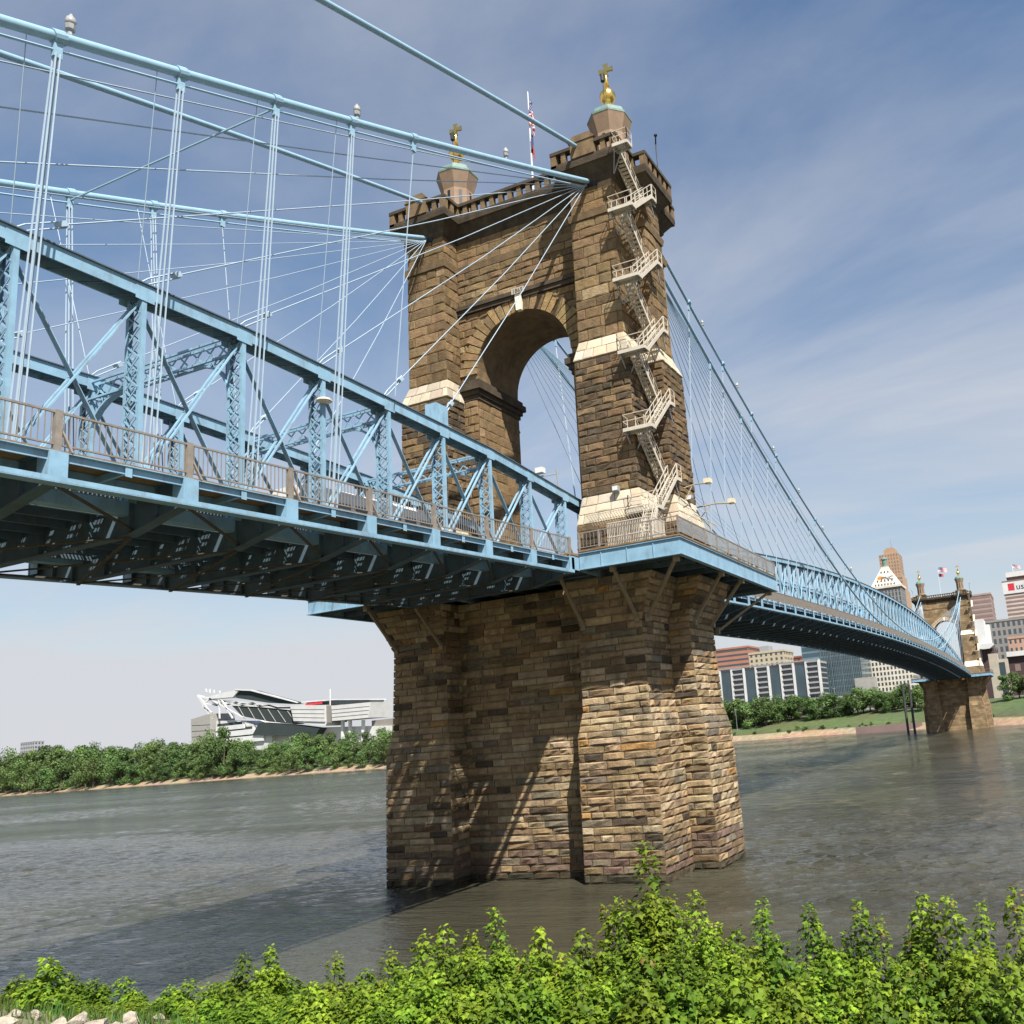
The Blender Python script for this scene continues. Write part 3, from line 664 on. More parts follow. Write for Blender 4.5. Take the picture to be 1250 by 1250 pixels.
# platforms round the towers, carried on raking struts
def platform(sx, dy, label, full):
    P = thing('tower_platform', label, 'platform', (sx*12, dy, 21))
    X0, X1, Y, Z0, Z1 = 8.25, 15.55, 10.88, 20.6, 21.66
    b = MB()
    for x0, x1, y0, y1 in ((X0,X1,-Y,-Y+.12),(X0,X1,Y-.12,Y),(X1-.12,X1,-Y+.12,Y-.12)):
        b.box(min(sx*x0,sx*x1),max(sx*x0,sx*x1),y0+dy,y1+dy,Z0,Z1)
    fl = MB()
    for x0, x1, y0, y1 in ((X0,X1+.1,-Y-.1,-Y+.25),(X0,X1+.1,Y-.25,Y+.1),(X1-.25,X1+.1,-Y+.26,Y-.26)):
        for z in (Z0-.03,Z1): fl.box(min(sx*x0,sx*x1),max(sx*x0,sx*x1),y0+dy,y1+dy,z,z+.04)
    for x in (9.9,11.8,13.7):
        fl.box(min(sx*(x-.03),sx*(x+.03)),max(sx*(x-.03),sx*(x+.03)),-Y-.05+dy,-Y+.002+dy,Z0,Z1)
    fb = b.obj('fascia_beam', BLUE, P); fl.obj('flange', BLUE, fb)
    d = MB(); d.box(min(sx*6,sx*(X1-.05)),max(sx*6,sx*(X1-.05)),-Y+.05+dy,-6.4+dy,Z1+.045,Z1+.14); d.box(min(sx*6,sx*(X1-.05)),max(sx*6,sx*(X1-.05)),6.4+dy,Y-.05+dy,Z1+.045,Z1+.14)
    d.box(min(sx*11.4,sx*(X1-.05)),max(sx*11.4,sx*(X1-.05)),-6.4+dy,6.4+dy,Z1+.045,Z1+.14); d.obj('walkway_slab', CONC, P)
    kb = MB()
    for x0, x1, y0, y1 in ((X0,X1+.06,-Y-.04,-Y+.16),(X0,X1+.06,Y-.16,Y+.04),(X1-.14,X1+.06,-Y+.17,Y-.17)):
        kb.box(min(sx*x0,sx*x1),max(sx*x0,sx*x1),y0+dy,y1+dy,Z1+.145,Z1+.25)
    kb.obj('kerb', WOOD, P)
    j = MB()
    for k in range(9): y = -9.6+k*2.4; j.box(min(sx*X0,sx*(X1-.14)),max(sx*X0,sx*(X1-.14)),y-.08+dy,y+.08+dy,Z0+.05,Z1-.05)
    for x in (9.5,12.5,14.3): j.box(sx*x-.06,sx*x+.06,-Y+.15+dy,Y-.15+dy,Z0+.3,Z1)
    j.obj('joist', BLUED, P)
    for p, q in [pq for pq in (((6.3,-10.3,20.55),(6.15,-7.0,17.3)),((10.4,-10.3,20.55),(10.4,-7.0,17.4)),((15.0,-10.3,20.55),(11.2,-6.95,17.35)),((15.2,-2.3,20.55),(12.6,-1.8,17.3)),((15.3,2.0,20.55),(12.6,2.0,17.4)),((15.0,10.3,20.55),(11.2,6.95,17.35)),((10.4,10.3,20.55),(10.4,7,17.4))) if sx > 0 or pq[0][0] < 12]:
        s = MB(); s.bar((sx*p[0],p[1]+dy,p[2]),(sx*q[0],q[1]+dy,q[2]),.2,.2); s.bar((sx*p[0],p[1]+dy,p[2]+.06),(sx*p[0],p[1]+.02+dy,p[2]-.3),.36,.34); s.bar((sx*q[0],q[1]+dy,q[2]+.3),(sx*q[0],q[1]+.02+dy,q[2]-.25),.34,.3); s.obj('strut', TAN, P)
    # railing
    T = thing('platform_railing', 'brown railing on the walkway platform, '+label.split('on the ',1)[1].split(',')[0], 'railing', (sx*12, dy, 21.98))
    ps = [(8.3,-Y+.05),(9.8,-Y+.05),(11.7,-Y+.05),(13.6,-Y+.05)]+[(X1-.03,-Y+.05+k*(2*Y-.1)/9) for k in range(10)]
    rl = MB()
    for (xa,ya),(xb,yb) in zip(ps[:-1], ps[1:]):
        for z, h in ((23.1,.07),(22.1,.05)): rl.bar((sx*xa,ya+dy,z),(sx*xb,yb+dy,z),.06,h)
    rl.obj('rail', RAILB, T)
    for k, (x, y) in enumerate(ps): MB().box(sx*x-.06,sx*x+.06,y-.06+dy,y+.06+dy,21.98,23.16).obj('rail_post', RAILB, T)
    if full:
        for k in range(1,26):
            x = 8.3+k*(X1-8.3)/26; o = link('picket', PICK, None, T); o.location = (sx*x,-Y+.05+dy,22.1)
        for (xa,ya),(xb,yb) in zip(ps[4:-1], ps[5:]):
            p = MB(); L_ = yb-ya
            for k in range(1,30): p.box(sx*xa-.006,sx*xa+.006,ya+L_*k/30-.012+dy,ya+L_*k/30+.012+dy,22.1,23.08)
            for k in range(1,10): p.box(sx*xa-.008,sx*xa+.008,ya+dy,yb+dy,22.1+k*.1,22.118+k*.1)
            p.obj('mesh_panel', GREY, T)
platform(1, 0, 'light blue walkway platform on the stair side of the near tower, on tan struts', True)
platform(-1, 0, 'light blue walkway platform on the stadium side of the near tower', True)
platform(1, SPAN, 'small blue walkway platform on the stair side of the far tower', False)
platform(-1, SPAN, 'small blue walkway platform on the stadium side of the far tower', False)

# main cables
def low_s(y): d = -4.8-y; return Vector((8.05-.03*d, y, 53.3-.4715*d+.0007*d*d))
def up_s(y): d = -4.5-y; return Vector((7.6-.015*d, y, 56.4-.31*d-.0005*d*d))
def low_n(y):
    z = 23.1+28.35*((y-161)/150.4)**2; z = 25.7+math.log1p(math.exp((z-25.7)/1.1))*1.1
    return Vector((8.05-.5*math.sin(math.pi*y/SPAN), y, z))
def up_n(y): return Vector((7.9-.4*math.sin(math.pi*y/SPAN), y, 27.1+27.2*((y-161)/150)**2))
for sx, side in ((1,'on the stair side of the tower'),(-1,'on the stadium side of the tower')):
    for fs_, fn_, nm, r in ((low_s,low_n,'lower',.20),(up_s,up_n,'upper',.175)):
        pts = [fs_(y) for y in [-100+4*k for k in range(24)]]+[fs_(-4.6)]+[fn_(4.6)]+[fn_(y) for y in [6+4*k for k in range(78)]]+[fn_(SPAN-4.6)]
        MB().tube([(p.x*sx,p.y,p.z) for p in pts], [r if p.y < 2 else r*.8 for p in pts], 14).obj('main_cable', CABLE, None, smooth=True, label='thick pale blue '+nm+' main cable '+side, cat='cable')
    # hand ropes slung just below the lower cable
    for k, off in enumerate((.55,)):
        MB().tube([(low_s(y).x*sx,y,low_s(y).z-off) for y in [-84+4*k for k in range(20)]], .055, 5).obj('service_rope', CABLE, None, label='thin rope slung right under the lower main cable '+side, cat='cable')
ORD = ['first','second','third','fourth','fifth','sixth','seventh','eighth','ninth','tenth']+['%dth' % k for k in range(11,80)]
for k_ in (21,31,41,51,61,71): ORD[k_-1] = '%dst' % k_
for k_ in (22,32,42,52,62): ORD[k_-1] = '%dnd' % k_
for k_ in (23,33,43,53,63): ORD[k_-1] = '%drd' % k_
# suspenders of the approach span
def suspender(sx, y, top, zb, label, group, rods, r, ladder=False):
    S = thing('suspender', label, 'suspender cable', (sx*5.75,y,zb), group)
    b = MB()
    for dx, dy in rods: b.tube([(sx*(top.x+dx*.5), y+dy*.55, top.z-.7),(sx*(5.75+dx), y+dy, zb)], r, 5)
    if ladder:
        n = int((top.z-zb)/.55)
        for k in range(n):
            t = (k+.5)/n; x = (top.x)*(1-t)+5.75*t; z = (top.z-.7)*(1-t)+zb*t; b.box(sx*x-.05,sx*x+.05,y-.13,y+.13,z-.05,z+.05)
    b.obj('rods', STAY, S)
    c = MB(); c.lathe(0,0,[(.3,-.16),(.34,-.1),(.34,.1),(.3,.16)],12)
    if not ladder:
        cl = MB(); cl.bar((sx*top.x,y,top.z-.85),(sx*top.x,y,top.z-.1),.3,.16,(1,0,0))
        a_, b_ = (low_s(y-.2), low_s(y+.2)) if y < 0 else (low_n(y-.2), low_n(y+.2)); dz = top.z-low_s(y).z if y < 0 else top.z-low_n(y).z
        cl.tube([(sx*a_.x,a_.y,a_.z+dz),(sx*b_.x,b_.y,b_.z+dz)], .26 if y < 0 else .2, 12); cl.obj('clamp', CABLE, S)
R4 = ((-.17,-.13),(-.17,.13),(.17,-.13),(.17,.13))
for k, y in enumerate(NODES_S[4:12]):
    for sx in (1,-1):
        if y > -30: 
            suspender(sx, y, low_s(y), zt(y), 'thin single suspender rod above the '+('near' if sx > 0 else 'far')+' approach truss, '+ORD[k]+' out from the tower', None, ((0,0),), .028)
        else: suspender(sx, y, low_s(y), zs(y)-.3, 'bundle of four suspender rods at the '+('near' if sx > 0 else 'far')+' approach truss, '+ORD[k-1]+' bundle out from the tower', None, R4, .033)
for k, y in enumerate(NODES_N[2:-2]):
    for sx in (1,-1):
        p = low_n(y) if k%2 else up_n(y)
        if p.z < zs(y)+2.5: continue
        if sx < 0 and k > 26: continue
        suspender(sx, y, p, zs(y)-.3, 'slim suspender over the river span, '+('stair' if sx > 0 else 'stadium')+' side, '+ORD[k]+' post out from the near tower', None, ((0,-.1),(0,.1)), .035, ladder=(k in (8,15)))
# stay cables fanning from the tower tops
for sx in (1,-1):
    top = Vector((sx*7.9,-4.9,53.0))
    for k in range(3, 12):
        y = -7.1-4.7*k; q = Vector((sx*XT, y, zt(y)+.12)); d = (top-q).normalized()
        s = MB().tube([q+d*1.9, q.lerp(top,.5)-Vector((0,0,.15)), top+Vector((0,0,-.05*k+.4))], .031 if sx > 0 else .028, 6).obj('stay_cable', STAY, None, label='white stay rope from tower top to the '+('near' if sx > 0 else 'far')+' approach truss, '+ORD[k-3]+' steepest', cat='stay cable')
        c = MB(); c.bar(q+d*1.75-Vector((.0,0,.0)), q+d*2.05, .34, .2)
        for dz in (-.13,.13): c.tube([q+Vector((0,0,0)), q+d*.5+Vector((0,0,dz)), q+d*2.1+Vector((0,0,dz))], .035, 5)
        c.obj('turnbuckle', STAY, s)
    top = Vector((sx*7.9,4.9,52.6))
    for k in range(3, 19):
        y = NODES_N[k]; q = Vector((sx*XT, y, zt(y)))
        MB().tube([q, top+Vector((0,0,-.05*k+.5))], .034, 5).obj('stay_cable', CABLE, None, label='thin stay rope from near tower to river span, '+('stair' if sx > 0 else 'stadium')+' side, '+ORD[k-3]+' steepest', cat='stay cable')
    for k in range(4, 21):
        y = SPAN-NODES_N[k]; q = Vector((sx*XT, y, zt(y)))
        MB().tube([q, (sx*7.9,SPAN-4.9,53.1-.05*k)], .042, 5).obj('stay_cable', STAY, None, label='thin stay rope from far tower to river span, '+('stair' if sx > 0 else 'stadium')+' side, '+ORD[k-4]+' steepest', cat='stay cable')
for k, y in enumerate(NODES_S[5:12]):       # thin adjusting rods from the lower cable to the truss tops
    for sx in (1,-1):
        a = low_s(y-1.0); b = Vector((XT, y, zt(y)+.05)); MB().tube([(sx*a.x,a.y,a.z-.2),(sx*b.x,b.y,b.z)], .018, 5).obj('hanger_wire', STAY, None, label='very thin hanger wire from lower cable to '+('near' if sx > 0 else 'far')+' approach truss, '+ORD[k]+' out from tower', cat='wire')
# lower cross bracing wires and a loose guy between the cables
MB().tube([(low_s(-35.3).x,-35.3,low_s(-35.3).z-.4),(-low_s(-35.3).x,-35.3,low_s(-35.3).z-.4)], .05, 5).obj('guy_wire', CABLE, None, label='single wire stretched between the two lower cables over the approach', cat='wire')
# anchor box on top of the near truss where the steepest stay is fixed
bx = MB(); y = -21.2; bx.box(XT-.4,XT+.4,y-.6,y+.5,zt(y)+.02,zt(y)+1.25); bx.box(XT-.5,XT+.5,y-.75,y+.65,zt(y)-.02,zt(y)+.06); bx.obj('stay_anchor_box', BLUE, None, label='blue riveted steel box on the near truss top holding the steepest stay', cat='anchor box')

# lamps on the cables
def cable_lamp(p, s=1.0, near=True, k_=0):
    T = thing('cable_lamp', 'glass globe lamp on the '+('lower cable of the approach span' if near else 'upper cable over the river')+', '+ORD[k_]+' from the near tower', 'lamp', p)
    b = MB(); b.lathe(p.x,p.y,[(.10*s,p.z),(.08*s,p.z+.2*s),(.17*s,p.z+.24*s),(.19*s,p.z+.42*s),(.15*s,p.z+.46*s)],8); b.obj('base', GREY, T)
    g = MB(); g.lathe(p.x,p.y,[(.16*s,p.z+.46*s),(.19*s,p.z+.58*s),(.16*s,p.z+.72*s),(.06*s,p.z+.84*s),(.05*s,p.z+.9*s)],8); g.obj('globe', mat('lamp_glass',(.45,.45,.43),.15,spec=.8) if 'lamp_glass' not in MATS else MATS['lamp_glass'], T, smooth=True)
for k, y in enumerate((-16.6,-30.2,-44.3)): cable_lamp(low_s(y)+Vector((0,0,.2)), 1.0, True, k)
for k, y in enumerate((20.5,31,44.5,56,69,88,108)): cable_lamp(up_n(y)+Vector((0,0,.2)), 1.0, False, k)

# ------------------------------------------------------------------ outside stair on the near tower
def make_stair():
    S = thing('tower_stair', 'cream painted zigzag steel stair climbing the corner of the near tower', 'staircase', (11.5,-4,21.8))
    def flight(x, ya, za, yb, zb):
        f = MB(); wd = .7; n = 13
        for dx in (-wd/2, wd/2): f.bar((x+dx,ya,za),(x+dx,yb,zb),.05,.28)
        o = f.obj('flight', STAIR, S); t = MB()
        for k in range(n): s = (k+.5)/n; y = ya+(yb-ya)*s; z = za+(zb-za)*s; t.box(x-wd/2,x+wd/2,y-.13,y+.13,z-.02,z+.03)
        t.obj('treads', STAIR, o); r = MB()
        for dx in (-wd/2, wd/2):
            for dz in (.55,1.05): r.bar((x+dx,ya,za+dz),(x+dx,yb,zb+dz),.045,.045)
            for k in range(5): s = k/4; y = ya+(yb-ya)*s; z = za+(zb-za)*s; r.box(x+dx-.022,x+dx+.022,y-.022,y+.022,z,z+1.06)
        r.obj('handrail', STAIR, o)
    def landing(x0, x1, y0, y1, z, sides):
        f = MB(); f.box(x0,x1,y0,y1,z-.06,z); f.box(x0,x1,y0-.03,y0+.03,z-.25,z+.02); f.box(x0,x1,y1-.03,y1+.03,z-.25,z-.07); f.box(x0-.03,x0+.03,y0+.031,y1-.031,z-.25,z+.02); f.box(x1-.03,x1+.03,y0+.031,y1-.031,z-.25,z+.02)
        o = f.obj('landing', STAIR, S); r = MB()
        seg = {'s':((x0,y0),(x1,y0)),'n':((x0,y1),(x1,y1)),'w':((x0,y0),(x0,y1)),'e':((x1,y0),(x1,y1))}
        for k in sides:
            (xa,ya),(xb,yb) = seg[k]
            for dz in (.55,1.05): r.bar((xa,ya,z+dz),(xb,yb,z+dz),.045,.045)
            for (x,y) in ((xa,ya),(xb,yb)): r.box(x-.025,x+.025,y-.025,y+.025,z,z+1.07)
        r.obj('handrail', STAIR, o)
        b = MB()
        for x in (x0+.15, x1-.3): b.bar((x,y0+.1,z-.2),(min(x,10.4) if y0 < -5 else x, y1+.5 if y0 < -5 else y1, z-1.5),.08,.08); b.bar((x,y0,z-.2),(x,y1+.4,z-.25),.08,.08)
        b.obj('support_bracket', GREY, o)
    zl = [25.3,31.4,37.5,43.4,49.3]
    flight(11.2,-2.6,21.9,-5.7,25.3) if False else None
    fl0 = (12.05,-8.6,21.85,-6.4,25.3); flight(*fl0)
    for k, z in enumerate(zl):
        off = -.12*k; x = 12.1+off*.6
        landing(10.15, x+.4, -6.6-off*.6, -5.72-off*.35, z, 'sw'); zu = (zl[k+1] if k < 4 else 54.45)
        zm = z+3.0
        flight(x, -5.75-off*.4, z, -2.45-off, zm)
        landing(x-1.35, x+.4, -2.42-off, -1.75-off+.1, zm, 'e')
        flight(x-.9, -2.45-off, zm, -5.75-off*.4, zu)
    landing(11.05, 12.35, -6.6, -5.7, 54.45, 'swe')
    # caged gate and fence at the foot
    g = MB()
    for k in range(26): x = 9.4+k*.13; g.box(x-.02,x+.02,-8.72,-8.68,21.82,24.0)
    for k in range(14): y = -8.6+k*.16; g.box(12.75,12.79,y-.02,y+.02,21.82,24.0)
    for z in (22.0,23.0,23.98): g.box(9.4,12.78,-8.74,-8.66,z-.03,z+.03); g.box(12.74,12.8,-8.6,-6.4,z-.03,z+.03)
    g.obj('security_gate', STAIR, S)
    c = MB(); c2 = MB()
    for k in range(24): x = 7.2+k*.21; c.bar((x,-6.45,24.6),(x,-7.4,25.2),.03,.03)
    c.bar((7.1,-7.4,25.2),(12.2,-7.4,25.2),.05,.05); c.bar((7.1,-6.9,24.9),(12.2,-6.9,24.9),.05,.05)
    for k in range(16): y = -2.6+k*.33; c2.bar((12.65,y,24.6),(13.6,y,25.2),.03,.03)
    c2.bar((13.6,-2.6,25.2),(13.6,2.5,25.2),.05,.05); c.obj('anti_climb_guard', STAIR, S, kind='stuff'); c2.obj('anti_climb_guard', STAIR, S, kind='stuff')
make_stair()

def flood(p, q, label, group):
    T = thing('arm_light', label, 'street light', p, group)
    b = MB(); b.tube([p, p.lerp(q,.5)+Vector((0,0,.12)), q], .06, 6); b.tube([p-Vector((0,0,1.1)), p.lerp(q,.35)], .04, 5); b.obj('arm', TAN, T)
    h = MB(); h.box(q.x-.22,q.x+.3,q.y-.28,q.y+.38,q.z-.02,q.z+.34); h.obj('lamp_head', mat('lamp_cream',(.72,.66,.5),.5) if 'lamp_cream' not in MATS else MATS['lamp_cream'], T)
flood(Vector((12.5,-1.5,27.6)), Vector((13.6,1.0,28.4)), 'cream box lamp on an arm from the tower wall, higher of the pair', None)
flood(Vector((12.3,1.8,26.8)), Vector((14.0,5.3,27.6)), 'cream box lamp on an arm from the tower wall, lower of the pair', None)
for (p, lab) in ((Vector((9.0,-6.0,27.2)),'small grey floodlight on the front of the near tower above the pale stone band'),(Vector((12.25,0.4,27.3)),'small grey floodlight on the stair side of the near tower above the pale stone band')):
    T = thing('floodlight', lab, 'floodlight', p); MB().box(p.x-.25,p.x+.25,p.y-.2,p.y+.15,p.z-.2,p.z+.2).obj('housing', GREY, T); MB().box(p.x-.2,p.x+.2,p.y-.23,p.y-.2,p.z-.15,p.z+.15).obj('lens', WHITE, T); MB().bar(p, p+Vector((0,.45,.1)), .06,.06).obj('bracket', GREY, T)
def road_lamp(p, q, label):
    T = thing('street_light', label, 'street light', p); MB().tube([p, p.lerp(q,.6)+Vector((0,0,.1)), q], .045, 6).obj('arm', GREY, T)
    h = MB(); h.lathe(q.x,q.y,[(.12,q.z+.18),(.34,q.z+.1),(.38,q.z),(.2,q.z-.06)],10); h.obj('lamp_head', MATS['lamp_cream'], T)
road_lamp(Vector((XT+.35,-30.6,27.0)), Vector((XT+.6,-30.75,26.7)), 'cream street light on a truss post beside the brown railing')
road_lamp(Vector((-XT,-39.9,26.6)), Vector((-XT+1.6,-40.6,27.3)), 'small cream street light reaching over the road of the approach span')
road_lamp(Vector((-XT,-21.2,26.3)), Vector((-XT+1.4,-22.0,26.6)), 'pale street light on the far truss in front of the tower leg')
T = thing('traffic_camera', 'white camera on a short arm above the road between the tower legs', 'camera', (XT,-7.1,27.6))
MB().tube([(XT,-7.1,27.2),(XT-.1,-7.2,29.3)], .05, 6).obj('mast', GREY, T); MB().bar((XT,-7.1,28.9),(XT-2.2,-7.9,28.7),.08,.08).obj('arm', GREY, T); MB().box(XT-1.5,XT-.9,-7.9,-7.4,29.0,29.4).obj('housing', WHITE, T)

# flags
def flag_mat():
    ma = bpy.data.materials.new('striped_flag'); ma.use_nodes = True; t = ma.node_tree; n = t.nodes; l = t.links; b = n['Principled BSDF']; b.inputs['Roughness'].default_value = .8
    at = n.new('ShaderNodeAttribute'); at.attribute_name = 'tint'; l.new(at.outputs[0], b.inputs['Base Color']); return ma
FLAG = flag_mat()
def us_flag(fn, nx=26, ny=13):
    f = MB()
    for j in range(ny):
        for i in range(nx):
            c = (.5,.035,.05) if j%2 == 0 else (.75,.74,.72)
            if j < 7 and i < nx*.4: c = (.03,.05,.16)
            if j < 7 and i < nx*.4 and (i+j)%2 and 0 < j < 6: c = (.30,.32,.42)
            a = [fn(i/nx,j/ny),fn((i+1)/nx,j/ny),fn((i+1)/nx,(j+1)/ny),fn(i/nx,(j+1)/ny)]
            f.add(a, [(0,1,2,3)], c)
    return f
def flagpole(x, y, limp, label):
    T = thing('flagpole', label, 'flagpole', (x,y,54.7)); MB().lathe(x,y,[(.11,54.7),(.09,60),(.06,68),(.02,68.2)],8).obj('pole', WHITE, T)
    if limp: fn = lambda u, v: Vector((x+.12+.32*u+.12*math.sin(u*9+v*2), y+.28*math.sin(u*14), 67.4-2.6*u*.9-v*2.1*(1-.25*u)))
    else: fn = lambda u, v: Vector((x+.1+3.6*u, y+.35*math.sin(u*7), 67.8-.5*u*u+.15*math.sin(u*6)-v*2.0))
    us_flag(fn).obj('flag', FLAG, T)
    f2 = MB()
    for k in range(10):
        u0, u1 = k/10, (k+1)/10
        g = (lambda u, v: Vector((x+.1+.18*u+.1*math.sin(u*9), y+.2*math.sin(u*13), 63.8-1.7*u-v*1.2))) if limp else (lambda u, v: Vector((x+.1+2.0*u, y+.3*math.sin(u*7), 65.2-.4*u*u-v*1.3)))
        f2.add([g(u0,0),g(u1,0),g(u1,1),g(u0,1)], [(0,1,2,3)], (.04,.05,.14) if k < 5 else (.45,.06,.07))
    f2.obj('lower_flag', FLAG, T)
flagpole(0.05, 0, True, 'white flagpole with limp striped flag on top of the near tower')
flagpole(0.0, SPAN, False, 'white flagpole with two flags flying on the far tower')
for dy_, wh in ((0,'near'),(SPAN,'far')):
    for sx, sd_ in ((1,'stair side'),(-1,'stadium side')):
        x = sx*11.7; T = thing('mast_lamp', 'thin dark lamp mast on the parapet of the '+wh+' tower, '+sd_, 'lamp mast', (x,dy_+1.2,54.6))
        MB().tube([(x,dy_+1.2,54.6),(x,dy_+1.2,59.2),(x+sx*.1,dy_+1.0,59.5),(x+sx*.3,dy_+.6,59.6)], .06, 6).obj('mast', BLACK, T); MB().lathe(x+sx*.32,dy_+.5,[(.05,59.7),(.16,59.6),(.15,59.5)],8).obj('lamp_head', BLACK, T)
for sx, uv in ((1,(735.5,95)),(-1,(552.5,167))):
    q = ony(*uv, -1.2); MB().lathe(q.x,-1.2,[(.03,56.9),(.03,q.z-.35),(.2,q.z-.35),(.2,q.z+.3),(.05,q.z+.35)],8).obj('aviation_light', BLACK, None, label='dark warning light on a thin mast in front of the gilded cross, '+('stair side' if sx > 0 else 'stadium side'), cat='warning light')

# bus on the approach span
def make_bus():
    y0, y1 = -28.2, -17.6; z0 = zs(-23)-.15; T = thing('city_bus', 'white city bus with dark windows crossing the approach span behind the railing', 'bus', (.6,-23,z0))
    sl = .045; zf = lambda y: z0+sl*(y+23)
    b = MB(); xs = [(-.65,.35),(-.68,3.0),(-.45,3.3),(1.65,3.3),(1.88,3.0),(1.85,.35)]
    b.loft([[(x,y,zf(y)+z) for x, z in xs] for y in (y0,y0+.3,y1-.3,y1)]); b.obj('body', WHITE, T)
    for k in range(7):
        y = y0+.7+k*1.38; w = MB(); w.add([(1.90,y,zf(y)+1.75),(1.90,y+1.0,zf(y+1.0)+1.75),(1.905,y+1.0,zf(y+1.0)+2.55),(1.905,y,zf(y)+2.55)], [(0,1,2,3)]); w.obj('window', GLASS, T)
    w = MB(); w.add([(-.5,y0-.02,zf(y0)+1.4),(1.7,y0-.02,zf(y0)+1.4),(1.7,y0-.02,zf(y0)+2.7),(-.5,y0-.02,zf(y0)+2.7)], [(0,1,2,3)]); w.obj('windscreen', GLASS, T)
    for y in (y0+2,y1-2.6):
        for x in (-.55,1.65):
            m_ = MB(); 
            ring_ = [[(x+dx, y+.48*math.cos(t*math.pi/7), zf(y)+.48+.48*math.sin(t*math.pi/7)) for t in range(14)] for dx in (-.14,.14)]
            m_.loft(ring_); m_.obj('wheel', BLACK, T)
make_bus()

# ------------------------------------------------------------------ river and banks
def water_mat():
    ma = bpy.data.materials.new('river_water'); ma.use_nodes = True; t = ma.node_tree; n = t.nodes; l = t.links; b = n['Principled BSDF']
    b.inputs['Base Color'].default_value = (.048,.045,.031,1); b.inputs['Roughness'].default_value = .07; b.inputs['IOR'].default_value = 1.33; b.inputs['Specular IOR Level'].default_value = .42
    ge = n.new('ShaderNodeNewGeometry')
    def noise(sc, rotz, sx, sy, det, ro=.55):
        m_ = n.new('ShaderNodeMapping'); m_.inputs['Rotation'].default_value = (0,0,rad(rotz)); m_.inputs['Scale'].default_value = (sx,sy,1); l.new(ge.outputs['Position'], m_.inputs[0])
        z = n.new('ShaderNodeTexNoise'); z.inputs['Scale'].default_value = sc; z.inputs['Detail'].default_value = det; z.inputs['Roughness'].default_value = ro; l.new(m_.outputs[0], z.inputs[0]); return z.outputs[0]
    def ma_(op, a, b_):
        q = n.new('ShaderNodeMath'); q.operation = op
        for i, x in enumerate((a,b_)):
            if isinstance(x,(int,float)): q.inputs[i].default_value = x
            else: l.new(x, q.inputs[i])
        return q.outputs[0]
    w1 = noise(.55, -10, .42, 1.5, 3); w2 = noise(1.7, -4, .5, 1.5, 4, .6); w3 = noise(.05, -8, .5, 2.2, 3); w4 = noise(.018, -14, .45, 2.4, 3)
    h = ma_('ADD', ma_('MULTIPLY', w1, .8), ma_('MULTIPLY', w2, .55))
    # wind lanes: rougher and calmer patches of water
    r1 = n.new('ShaderNodeMapRange'); r1.inputs[1].default_value = .42; r1.inputs[2].default_value = .6; r1.inputs[3].default_value = .45; r1.inputs[4].default_value = 1.0; l.new(w4, r1.inputs[0])
    h2 = ma_('MULTIPLY', h, r1.outputs[0])
    bp = n.new('ShaderNodeBump'); bp.inputs['Strength'].default_value = 1.0; bp.inputs['Distance'].default_value = .6; l.new(h2, bp.inputs['Height']); l.new(bp.outputs[0], b.inputs['Normal'])
    mr = n.new('ShaderNodeMapRange'); mr.inputs[1].default_value = .35; mr.inputs[2].default_value = .65; mr.inputs[3].default_value = .75; mr.inputs[4].default_value = 1.3; l.new(w3, mr.inputs[0])
    mx = n.new('ShaderNodeMixRGB'); mx.blend_type = 'MULTIPLY'; mx.inputs[0].default_value = 1; mx.inputs[1].default_value = b.inputs['Base Color'].default_value; l.new(mr.outputs[0], mx.inputs[2]); l.new(mx.outputs[0], b.inputs['Base Color'])
    return ma
import numpy as np
